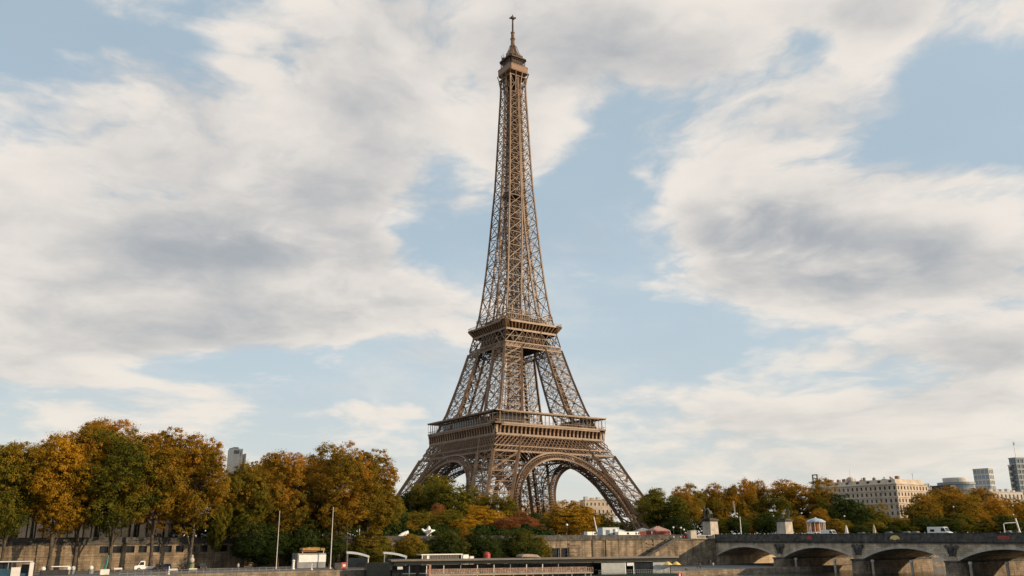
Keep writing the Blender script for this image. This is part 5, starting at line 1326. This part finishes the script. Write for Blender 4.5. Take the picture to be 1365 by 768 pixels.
# glass shelters with curved roofs
for (px, yrow_, ytop, ybot, wpx, lab) in ((478,-180,735,761,25,'glass shelter with a curved white roof, left of the long boat'),(527,-176,735.5,757,26,'glass shelter with a curved white roof at the bow of the long boat')):
    p = row(px, yrow_); z = qz(p.x); w = wpx*mpp(p)*1.1; H = zof(p, ytop)-z
    t = thing('glass_shelter', lab, 'shelter', (p.x,p.y,z), -.35, 'glass shelters on the quay')
    b = MB(); n = 10
    prof_ = [(-w/2+w*i/n, H-1.1*(i/n)**2) for i in range(n+1)]
    b.prism(prof_+[(x, zz_-.55) for x, zz_ in prof_[::-1]], 'y', -1.5, 1.5); b.build('roof', mat('pale_blue_roof',(.55,.6,.63),.4,0,.05,1), t)
    b = MB(); b.box(-w*.42,w*.44,-1.2,-1.12,.3,H*.62); b.build('glass_panel', GLASSD, t)
    b = MB(); b.box(-w*.42,w*.44,1.1,1.2,.3,H*.62); b.build('rear_panel', DGREY, t)
    for sx in (-.45,.46): b = MB(); b.box(sx*w-.12,sx*w+.12,-1.3,-1.08,0,H*(.9 if sx<0 else .72)); b.build('post', WHITE if sx>0 else GREYP, t)
    b = MB(); b.box(-w*.4,w*.4,-.9,-.3,.45,.55); b.build('bench', WOOD, t)
# red booth, tan canopy, grey pavilion on the quay behind the boat
p = row(649, -171); z = qz(p.x); H = zof(p,735.5)-z; t = thing('red_booth', 'round red booth on the quay behind the long boat', 'booth', (p.x,p.y,z)); r_ = 4.4*mpp(p)
b = MB(); b.lathe((0,0,0),[(r_,0),(r_,H*.8)],16); b.build('drum', RED, t); b = MB(); b.lathe((0,0,H*.8),[(r_*1.08,0),(r_*1.05,.25),(r_*.7,H*.17),(r_*.2,H*.2)],16); b.build('roof', RED, t); b = MB(); b.box(-.5,.5,-r_-.03,-r_+.2,H*.35,H*.65); b.build('hatch', OFFW, t)
p = row(586, -172); z = qz(p.x); s = mpp(p); w = 52*s; H = zof(p,738.5)-z
t = boxkit('flat_roofed_pavilion', 'flat white roofed pavilion with grey slats behind the long boat', 'pavilion', p, z, -.1, [('roof', WHITE, [(-w/2-.3,w/2+.3,-2.3,2.3,H-.25,H)]),('slat_wall', mat('grey_slats',(.17,.16,.14),.8,0,.3,3), [(-w/2+k*.5,-w/2+k*.5+.34,-1.9,-1.7,.1,H-.26) for k in range(int(w/.5)-1)]),('floor', WOOD, [(-w/2-.2,w/2+.2,-2.2,2.2,0,.1)]),('door', WHITE, [(-w*.38,-w*.32,-2.05,-1.91,.1,H-.3)])])
for sx in (-.5,.5): b = MB(); b.box(sx*w-.1,sx*w+.1,-2.2,-2.0,.1,H-.26); b.build('post', WHITE, t)
for (px, lab, m_, w_, h_) in ((620,'white crates stacked right of the flat roofed pavilion',WHITE,1.8,1.9),(628,'small pale cabinet near the red booth',OFFW,1.3,1.5)):
    p = row(px, -172); z = qz(p.x)+2.4; boxkit('storage_box', lab, 'box', p, qz(p.x), 0, [('box', m_, [(-w_/2,w_/2,-.6,.6,0,2.3+h_)]),('lid', GREYP, [(-w_/2-.05,w_/2+.05,-.65,.65,2.3+h_,2.4+h_)])])
TAN = mat('tan_canvas', (.36,.29,.24), .9, 0, .12, 1)
p = row(704, -172); z = qz(p.x); s = mpp(p); w = 27*s; H = zof(p,738.5)-z; t = thing('canopy', 'tan cloth canopy on poles behind the long boat, right of the red booth', 'canopy', (p.x,p.y,z), -.1)
b = MB(); b.prism([(-w/2,H-.7),(-w*.4,H-.15),(-w*.1,H),(w*.3,H-.2),(w/2,H-1.1),(w*.3,H-.9),(-w*.3,H-.8)], 'y', -2, 2); b.build('cloth', TAN, t)
for sx in (-.44,.44):
    for sy in (-1.8,1.8): b = MB(); b.box(sx*w-.06,sx*w+.06,sy-.06,sy+.06,0,H-.8); b.build('pole', GREYP, t)
# little pavilion with blue white roof beyond the bridge
p = bridge_at(1089, 24); p = row(1089, -150) if False else at(1089, 372); s = mpp(p); w = 24*s; z0 = 1.9; H = zof(p,689.5)-z0; he = zof(p,695.5)-z0
t = thing('roundabout_pavilion', 'little open pavilion with a pale blue and white roof beyond the bridge', 'pavilion', (p.x,p.y,z0))
b = MB(); b.lathe((0,0,he),[(w*.49,-.25),(w*.49,.1),(w*.3,(H-he)*.55),(w*.08,H-he-.4),(.1,H-he)],16); b.build('roof', mat('blue_white_roof',(.45,.55,.62),.6,0,.3,.9), t)
for k in range(12):
    a_ = 2*math.pi*k/12; b = MB(); b.lathe((w*.44*math.cos(a_),w*.44*math.sin(a_),.3),[(.14,0),(.14,he-.6)],6); b.build('column', OFFW, t)
b = MB(); b.lathe((0,0,0),[(w*.49,0),(w*.49,.3)],16); b.build('floor', WOOD, t)
b = MB(); b.lathe((0,0,.3),[(w*.22,0),(w*.22,he-.6)],12); b.build('drum', mat('orange_panel',(.45,.17,.06),.6,0,.35,1.2), t)
# white frame at the right edge of the bridge, pale figures/flags
p = bridge_at(1349,-9); s = mpp(p)
t = thing('goal_frame', 'white goal-like frame standing on the bridge at the right edge', 'frame', (p.x,p.y,1.9), -PHI)
H = zof(p,697.5)-1.9; w = 17*s; b = MB(); b.tube([(-w/2,0,0),(-w/2,0,H-.3),(-w/2+.3,0,H),(w/2,0,H+.2)],.12,6); b.build('bar', WHITE, t); b = MB(); b.tube([(w/2+.6,0,0),(w/2-.3,0,H+1.3)],.2,6); b.build('leaning_post', WHITE, t)
for (px, yt, lab) in ((1129,700,'furled white parasol on the bridge right of the van'),(1166,699,'furled beige parasol on the bridge by the dome shaped shrub')):
    p = bridge_at(px,15); H = zof(p,yt)-1.9; t = thing('furled_parasol', lab, 'parasol', (p.x,p.y,1.9), 0, 'furled parasols'); b = MB(); b.lathe((0,0,H*.3),[(.5,0),(.62,H*.1),(.35,H*.5),(.06,H*.7)],8); b.build('cloth', OFFW if px<1140 else mat('beige_canvas',(.5,.38,.24),.9,0,.1,1), t); b = MB(); b.tube([(0,0,0),(0,0,H*.35)],.06,6); b.build('pole', GREYP, t)
# ------------------------------------------------------------------ quay clutter on the left
p = row(145,-186); z = qz(p.x); H = zof(p,740)-z; t = thing('green_crane_post', 'green lifting post on a pale block at the quay road', 'crane', (p.x,p.y,z)); b = MB(); b.box(-.9,.9,-.7,.7,0,1.1); b.build('block', OFFW, t)
GRN = mat('green_enamel',(.03,.16,.12),.4,0,.15,1); b = MB(); b.tube([(0,0,1.1),(.3,0,H*.6),(.4,0,H)],[.34,.26,.12],8); b.tube([(.4,0,H),(-.5,0,H*.75),(-.9,0,H*.3)],[.1,.08,.06],6); b.build('arm', GRN, t)
p = row(259,-176); z = qz(p.x); t = thing('stone_urn_statue', 'small pale statue on a greenish plinth between two dark cars', 'statue', (p.x,p.y,z)); b = MB(); b.lathe((0,0,0),[(1.1,0),(1.1,.4),(.7,.5),(.65,1.6),(.9,1.8)],10); b.build('plinth', mat('mossy_stone',(.18,.20,.11),.95,0,.2,2), t)
b = MB(); b.lathe((0,0,1.8),[(.4,0),(.6,.5),(.5,1.0),(.2,1.25),(.3,1.45),(.28,1.7),(.05,1.9)],10); b.build('figure', STONE_P, t, smooth=True)
for (px, lab) in ((97,'pale planter left of the big leaning trunk'),(104,'pale planter right of the big leaning trunk'),(127,'white topped planter near the green post'),(64,'round white buoy beside the blue boat')):
    p = row(px,-180); z = qz(p.x); t = thing('planter', lab, 'planter', (p.x,p.y,z)); b = MB(); b.lathe((0,0,0),[(.5,0),(.62,.8),(.7,.9)],10); b.build('pot', GREYP, t); b = MB(); b.ball((0,0,1.25),.5,8); b.build('top', OFFW, t)
p = row(85,-184); z = qz(p.x); boxkit('market_stall', 'low dark stall with a flat white top left of the big trunk', 'stall', p, z, 0, [('top', WHITE, [(-1.6,1.6,-.8,.8,1.75,1.9)]),('base', DGREY, [(-3.5,1.8,-.6,.6,0,1.1)]),('post', GREYP, [(-1.5,-1.4,-.7,-.6,1.1,1.75),(1.4,1.5,-.7,-.6,1.1,1.75)])])
for (px, lab) in ((163,'white slatted bench by the wall left of the pickup'),(236,'pale bench right of the blue car'),(262,'pale bench before the small statue')):
    p = row(px,-186 if px != 163 else -170); z = qz(p.x); boxkit('park_bench', lab, 'bench', p, z, 0, [('seat', WOOD if px==262 else OFFW, [(-.9,.9,-.25,.25,.45,.52)]),('backrest', OFFW, [(-.9,.9,.2,.27,.6,.85)]),('leg', GREYP, [(-.8,-.7,-.2,.2,0,.45)]),('leg', GREYP, [(.7,.8,-.2,.2,0,.45)])], 'benches on the quay')
rl = MB(); xx0, xx1 = row(165,-196).x, row(392,-196).x
n = int((xx1-xx0)/1.5)
for i in range(n+1):
    x = xx0+(xx1-xx0)*i/n; rl.beam((x,-196.5,qz(x)),(x,-196.5,qz(x)+1.0),.06)
for i in range(n): 
    x0_ = xx0+(xx1-xx0)*i/n; x1_ = xx0+(xx1-xx0)*(i+1)/n
    for h_ in (.5,1.0): rl.beam((x0_,-196.5,qz(x0_)+h_),(x1_,-196.5,qz(x1_)+h_),.05)
tag(rl.build('quay_railing', GREYP), 'thin grey railing along the edge of the left quay road', 'railing')
# ------------------------------------------------------------------ boats
def hull(b, L_, W_, D_, z0, bow=.18, n=12):   # pointed bow at +x
    sec = []
    for i in range(n+1):
        t_ = i/n; x = -L_/2+L_*t_; k = 1 if t_ < 1-bow else max(.04, math.sqrt(max(0,1-((t_-(1-bow))/bow)**2))); sec.append((x, W_/2*k, .25*max(0,(t_-(1-bow))/bow)**2*D_))
    for (x0,w0,r0),(x1,w1,r1) in zip(sec, sec[1:]):
        b.hexa([(x0,-w0*.75,z0),(x1,-w1*.75,z0),(x1,w1*.75,z0),(x0,w0*.75,z0)],[(x0,-w0,z0+D_+r0),(x1,-w1,z0+D_+r1),(x1,w1,z0+D_+r1),(x0,w0,z0+D_+r0)])
# long two-deck river boat in front of the quay; its roof edge runs from px 525 to px 902
PL, PR = at(525,214), at(902,236); dv = PR-PL; Lb = dv.length; ang = math.atan2(dv.y,dv.x); rz_ = -2.35-ZW
t = thing('river_boat', 'long dark roofed passenger boat moored along the quay below the tower', 'boat', (PL.x,PL.y,ZW), ang)
b = MB(); b.box(0,Lb,0,7.5,rz_-.22,rz_); b.box(-.5,Lb+.2,-.25,0,rz_-.30,rz_+.06); b.build('roof', mat('brown_grey_roof',(.20,.17,.14),.6,0,.15,.5), t)
b = MB(); b.box(.3,Lb-.3,.25,7.2,rz_-1.1,rz_-.225); b.build('fascia', mat('dark_olive_band',(.022,.026,.02),.4,0,.2,1), t)
b = MB(); b.box(.5,Lb-.3,3.8,7.0,2.6,rz_-1.36); b.build('cabin', mat('black_cabin',(.012,.015,.014),.25,0,.2,1,spec=.6), t)
b = MB(); b.box(-2,Lb,-1.6,7.4,.0,2.55); b.build('hull', DGREEN, t)
for k in range(10):
    x = 4+k*Lb*.056; b = MB(); b.box(x-.09,x+.09,.3,.5,2.56,rz_-1.36); b.build('post', WHITE if k%3 else GREYP, t)
fx = lambda px: (row_on(px)).x
def along(px):                                # position along the boat's near side seen at px
    d = ray(px, 755); A_ = Vector((d.x,d.y)); Bv = Vector((-dv.x,-dv.y))/Lb
    det = A_.x*Bv.y-A_.y*Bv.x; rx_, ry_ = PL.x-CAM.x, PL.y-CAM.y
    return (A_.x*ry_-A_.y*rx_)/(-det) if det else 0
def along(px):
    d = ray(px,755); ux, uy = dv.x/Lb, dv.y/Lb; rx_, ry_ = PL.x-CAM.x, PL.y-CAM.y
    det = -ux*d.y+uy*d.x; return (rx_*d.y - ry_*d.x)/det*1.0 if False else ((ry_*d.x-rx_*d.y)/(ux*d.y-uy*d.x))
a0, a1, a2, a3, a4 = along(802), along(833), along(836), along(845), along(871)
pw = mat('pale_grey_panel',(.42,.44,.42),.6,0,.08,1)
b = MB(); b.box(a0,a1,.15,.24,2.6,rz_-1.36); b.build('panel', pw, t); b = MB(); b.box(a4,along(893),.15,.24,2.6,rz_-1.36); b.build('panel', pw, t)
b = MB(); b.box(a1,a1+.3,.1,.3,2.56,rz_-1.36); b.box(a2+.05,a3,.12,.24,rz_-2.1,rz_-1.37); b.box(a3-.1,a3+.1,.1,.26,2.56,rz_-1.37); b.build('door_frame', WHITE, t)
b = MB(); b.box(a3+.2,a4-.05,.2,.24,2.6,rz_-1.5); b.build('window', GLASSD, t)
for k in range(12):
    x = 3+k*(a0-5)/12; b = MB(); b.box(x,x+(a0-5)/12-.8,3.74,3.79,3.5,rz_-1.5); b.build('window', GLASSD, t)
    b = MB(); b.box(x-.05,x+(a0-5)/12-.75,3.66,3.72,3.35,3.49); b.build('sill', STEEL, t)
for k in range(9):
    x = along(795)+k*4.2; b = MB(); b.tube([(x,-1.75,.4),(x,-1.75,1.9)],.24,8); b.build('fender', OFFW if k%2 else RUBBER, t)
b = MB()
for i in range(40):
    x = along(795)+(Lb-along(795))*i/39; b.beam((x,-1.5,2.56),(x,-1.5,3.6),.06)
for h_ in (3.05,3.6): b.beam((along(795),-1.5,h_),(Lb,-1.5,h_),.06)
b.build('side_rail', STEEL, t)
# boarding deck with rails in front of it: px 565 to 780
d0, d1 = along(566), along(778)
dk = thing('boarding_deck', 'pale railed boarding deck with seats in front of the long boat', 'pontoon', (PL.x,PL.y,ZW), ang)
zD = 3.5
b = MB(); b.box(d0,d1,-6.2,-1.7,zD-.3,zD); b.box(d0,d1,-6.3,-6.2,zD-.32,zD+.02); b.build('deck', mat('pale_deck_edge',(.42,.33,.25),.7,0,.15,1), dk)
b = MB(); b.box(d0-1,d1+1,-6,-2,0,.6); b.build('float', DGREEN, dk)
for k in range(9):
    x = d0+.5+(d1-d0-1)*k/8; b = MB(); b.box(x-.15,x+.15,-6,-5.75,.6,zD-.33); b.box(x-.15,x+.15,-2.3,-2.05,.6,zD-.33); b.build('leg', STEEL, dk)
b = MB()
for i in range(70):
    x = d0+(d1-d0)*i/69; b.beam((x,-6.15,zD+.03),(x,-6.15,zD+1.05),.07); b.beam((x,-1.8,zD+.03),(x,-1.8,zD+1.05),.06)
for h_ in (.4,.7,1.05): b.beam((d0,-6.15,zD+h_),(d1,-6.15,zD+h_),.07); b.beam((d0,-1.8,zD+h_),(d1,-1.8,zD+h_),.06)
b.build('railing', mat('pinkish_rail',(.5,.36,.27),.6,0,.25,1.5), dk)
chs = []
proto = None
for i in range(26):
    x = d0+1.5+(d1-d0-3)*i/25; yy = -4.9+1.5*(i%2)
    wx = PL.x+math.cos(ang)*x-math.sin(ang)*yy; wy = PL.y+math.sin(ang)*x+math.cos(ang)*yy
    lab = 'deck chair on the boarding deck, %s from the left' % (ordn[i])
    if proto is None:
        proto = thing('deck_chair', lab, 'chair', (wx,wy,ZW+zD), ang, 'chairs on the boarding deck')
        CM = mat('terracotta_cloth',(.32,.13,.08),.9,0,.3,.8)
        b = MB(); b.box(-.3,.3,-.3,.3,.42,.5); b.build('seat', CM, proto); b = MB(); b.box(-.3,.3,.28,.36,.5,1.05); b.build('backrest', CM, proto)
        for sx in (-.26,.26):
            for sy in (-.26,.3): b = MB(); b.box(sx-.03,sx+.03,sy-.03,sy+.03,0,.42); b.build('leg', OFFW, proto)
    else: dup(proto, (wx,wy,ZW+zD), ang+rp.uniform(-.3,.3), lab)
b = MB(); b.box(d0-.25,d0+.25,-6.4,-6.0,0,zD+2.2); b.build('end_post', mat('salmon_post',(.5,.25,.17),.7,0,.15,1), dk)
# white launch with a curved bow and a small dark boat, left of the deck
p = at(552, 196); bt = thing('launch', 'white rimmed launch with a rounded bow left of the boarding deck', 'boat', (p.x,p.y,ZW), ang+math.pi)
b = MB(); hull(b, 9, 3, 2.2, 0, .35); b.build('hull', GREYP, bt); b = MB(); hull(b, 9.1, 3.1, .25, 2.25, .35); b.build('gunwale', WHITE, bt); b = MB(); b.box(-4,1.5,-1.1,1.1,2.5,3.3); b.box(-4,1.2,-1.0,1.0,3.3,3.45); b.build('cabin', DGREEN, bt)
p = at(509, 196); bt = thing('small_boat', 'small dark green boat with a white roof rail, left of the launch', 'boat', (p.x,p.y,ZW), ang)
b = MB(); hull(b, 5.5, 2.4, 1.6, 0, .3); b.build('hull', DGREEN, bt); b = MB(); b.box(-2.0,1.2,-.9,.9,1.6,2.6); b.build('cabin', GLASSD, bt); b = MB(); b.box(-2.1,1.3,-1.0,1.0,2.6,2.75); b.build('roof', OFFW, bt)
for sx in (-2.05,1.25): b = MB(); b.box(sx-.06,sx+.06,-1.0,-.9,1.6,3.4); b.build('post', WHITE, bt)
# bow board of the long boat with its pale plate
b = MB(); b.box(-6,-.52,.3,5,2.6,rz_-.6); b.build('bow_house', mat('black_cabin',(.012,.015,.014),.25), t); b = MB(); b.box(along(530),along(537),.1,.29,rz_-2.1,rz_-1.5); b.build('plate', OFFW, t)
# blue boat at the lower left corner
p = at(18, 150); s = mpp(p); bb_ = thing('blue_boat', 'blue sided boat with a flat black awning, cut by the lower left corner', 'boat', (p.x,p.y,ZW), -.12)
zt = zof(p,748)-ZW
b = MB(); b.box(-9,3.4,-2.2,2.2,zt-.2,zt); b.build('awning', DGREY, bb_); b = MB(); b.box(-9.1,3.5,-2.3,-2.2,zt-.12,zt+.04); b.build('awning_edge', OFFW, bb_)
b = MB(); b.box(-13,1.9,-2.1,2.1,-.3,zt-1.15); b.box(1.9,3.0,-1.9,1.9,-.3,zt-1.9); b.build('hull', BLUEP, bb_)
b = MB(); b.box(-13,.4,-1.5,1.8,zt-1.15,zt-.21); b.build('window', GLASSD, bb_)
b = MB(); b.box(-3.2,-1.6,-2.16,-2.101,zt-1.5,zt-1.35); b.build('rail', OFFW, bb_)
b = MB(); b.box(.5,1.85,-2.2,-2.102,zt-2.4,zt-.95); b.build('white_panel', OFFW, bb_)
b = MB(); b.box(3.1,3.7,-2.3,-1.8,-.3,zt-.2); b.build('post', OFFW, bb_)
b = MB(); b.box(1.9,3.0,-1.2,1.2,zt-1.9,zt-.6); b.build('engine_box', DGREY, bb_)
for sx in (-6,-3,0): b = MB(); b.box(sx-.06,sx+.06,-2.1,-2.0,zt-1.3,zt-.2); b.build('pole', GREYP, bb_)
# a white tour boat moored beyond the bridge, and mooring dolphins by the piers
p = at(1248, 560, 741); tb = thing('tour_boat', 'white tour boat seen through the arch beyond the bridge', 'boat', (p.x,p.y,ZW), .3)
b = MB(); hull(b, 30, 5, 1.8, 0, .25); b.build('hull', WHITE, tb); b = MB(); b.box(-12,8,-2.1,2.1,1.8,4.0); b.build('cabin', GLASSL, tb); b = MB(); b.box(-12.5,8.6,-2.3,2.3,4.0,4.3); b.build('roof', WHITE, tb)
for (px, yp_) in ((1061,0),(1113,1),(1163,2),(1215,2),(1293,3),(1342,3)):
    x = -BX+1+rp.uniform(0,6) ; d = ray(px,750); q = CAM+d*((x-CAM.x)/d.x)
    tt = thing('mooring_post', 'weathered mooring post by the bridge piers, %s from the left' % ordn[[1061,1113,1163,1215,1293,1342].index(px)], 'post', (q.x,q.y,ZW), 0, 'mooring posts at the piers')
    b = MB(); b.tube([(0,0,-1),(0,0,3.6)],[.42,.4],10); b.build('shaft', STONE_P, tt); b = MB(); b.lathe((0,0,3.6),[(.45,0),(.6,.2),(.55,.6),(.3,.8)],10); b.build('cap', OFFW, tt)
# yellow parasols and pink buoy on the boat's right end
for (px, py, lab) in ((887,748.5,'left yellow-white parasol at the right end of the long boat'),(898,748.5,'right yellow parasol at the right end of the long boat')):
    x = along(px); wx = PL.x+math.cos(ang)*x+math.sin(ang)*1.5; wy = PL.y+math.sin(ang)*x-math.cos(ang)*1.5; q = Vector((wx,wy,0)); H = zof(q,py)-(ZW+2.55)
    tt = thing('parasol', lab, 'parasol', (wx,wy,ZW+2.55), 0, 'parasols on the boat'); b = MB(); b.lathe((0,0,H-.8),[(1.15,0),(1.1,.12),(.5,.6),(.05,.8)],10); b.build('cloth', YEL, tt); b = MB(); b.tube([(0,0,0),(0,0,H-.1)],.05,6); b.build('pole', GREYP, tt)
q = at(903, 216); tt = thing('lifebuoy_stand', 'pink and white lifebuoy stand at the right end of the long boat', 'lifebuoy', (q.x,q.y,ZW)); b = MB(); H = zof(q,762)-ZW; b.box(-.12,.12,-.12,.12,0,H); b.build('post', WHITE, tt); b = MB(); b.tube([(.55*math.cos(k*math.pi/8),-.2,H-.7+.55*math.sin(k*math.pi/8)) for k in range(17)],.17,6,cap=False); b.build('ring', mat('pink_red_plastic',(.6,.16,.14),.5,0,.1,1), tt)
p = at(454, 198); z = qz(p.x)
boxkit('red_cart', 'red fronted dark cart on the quay left of the first shelter', 'cart', row(455,-190), qz(row(455,-190).x), 0, [('body', DGREY, [(-1.6,0.2,-.6,.6,.25,1.6)]),('front', RED, [(.2,1.5,-.62,.6,.25,1.65)]),('sign', OFFW, [(.5,1.2,-.67,-.622,.7,1.2)]),('wheel', RUBBER, [(-1.3,-.9,-.65,.65,0,.25)]),('wheel', RUBBER, [(.9,1.3,-.65,.65,0,.25)])])
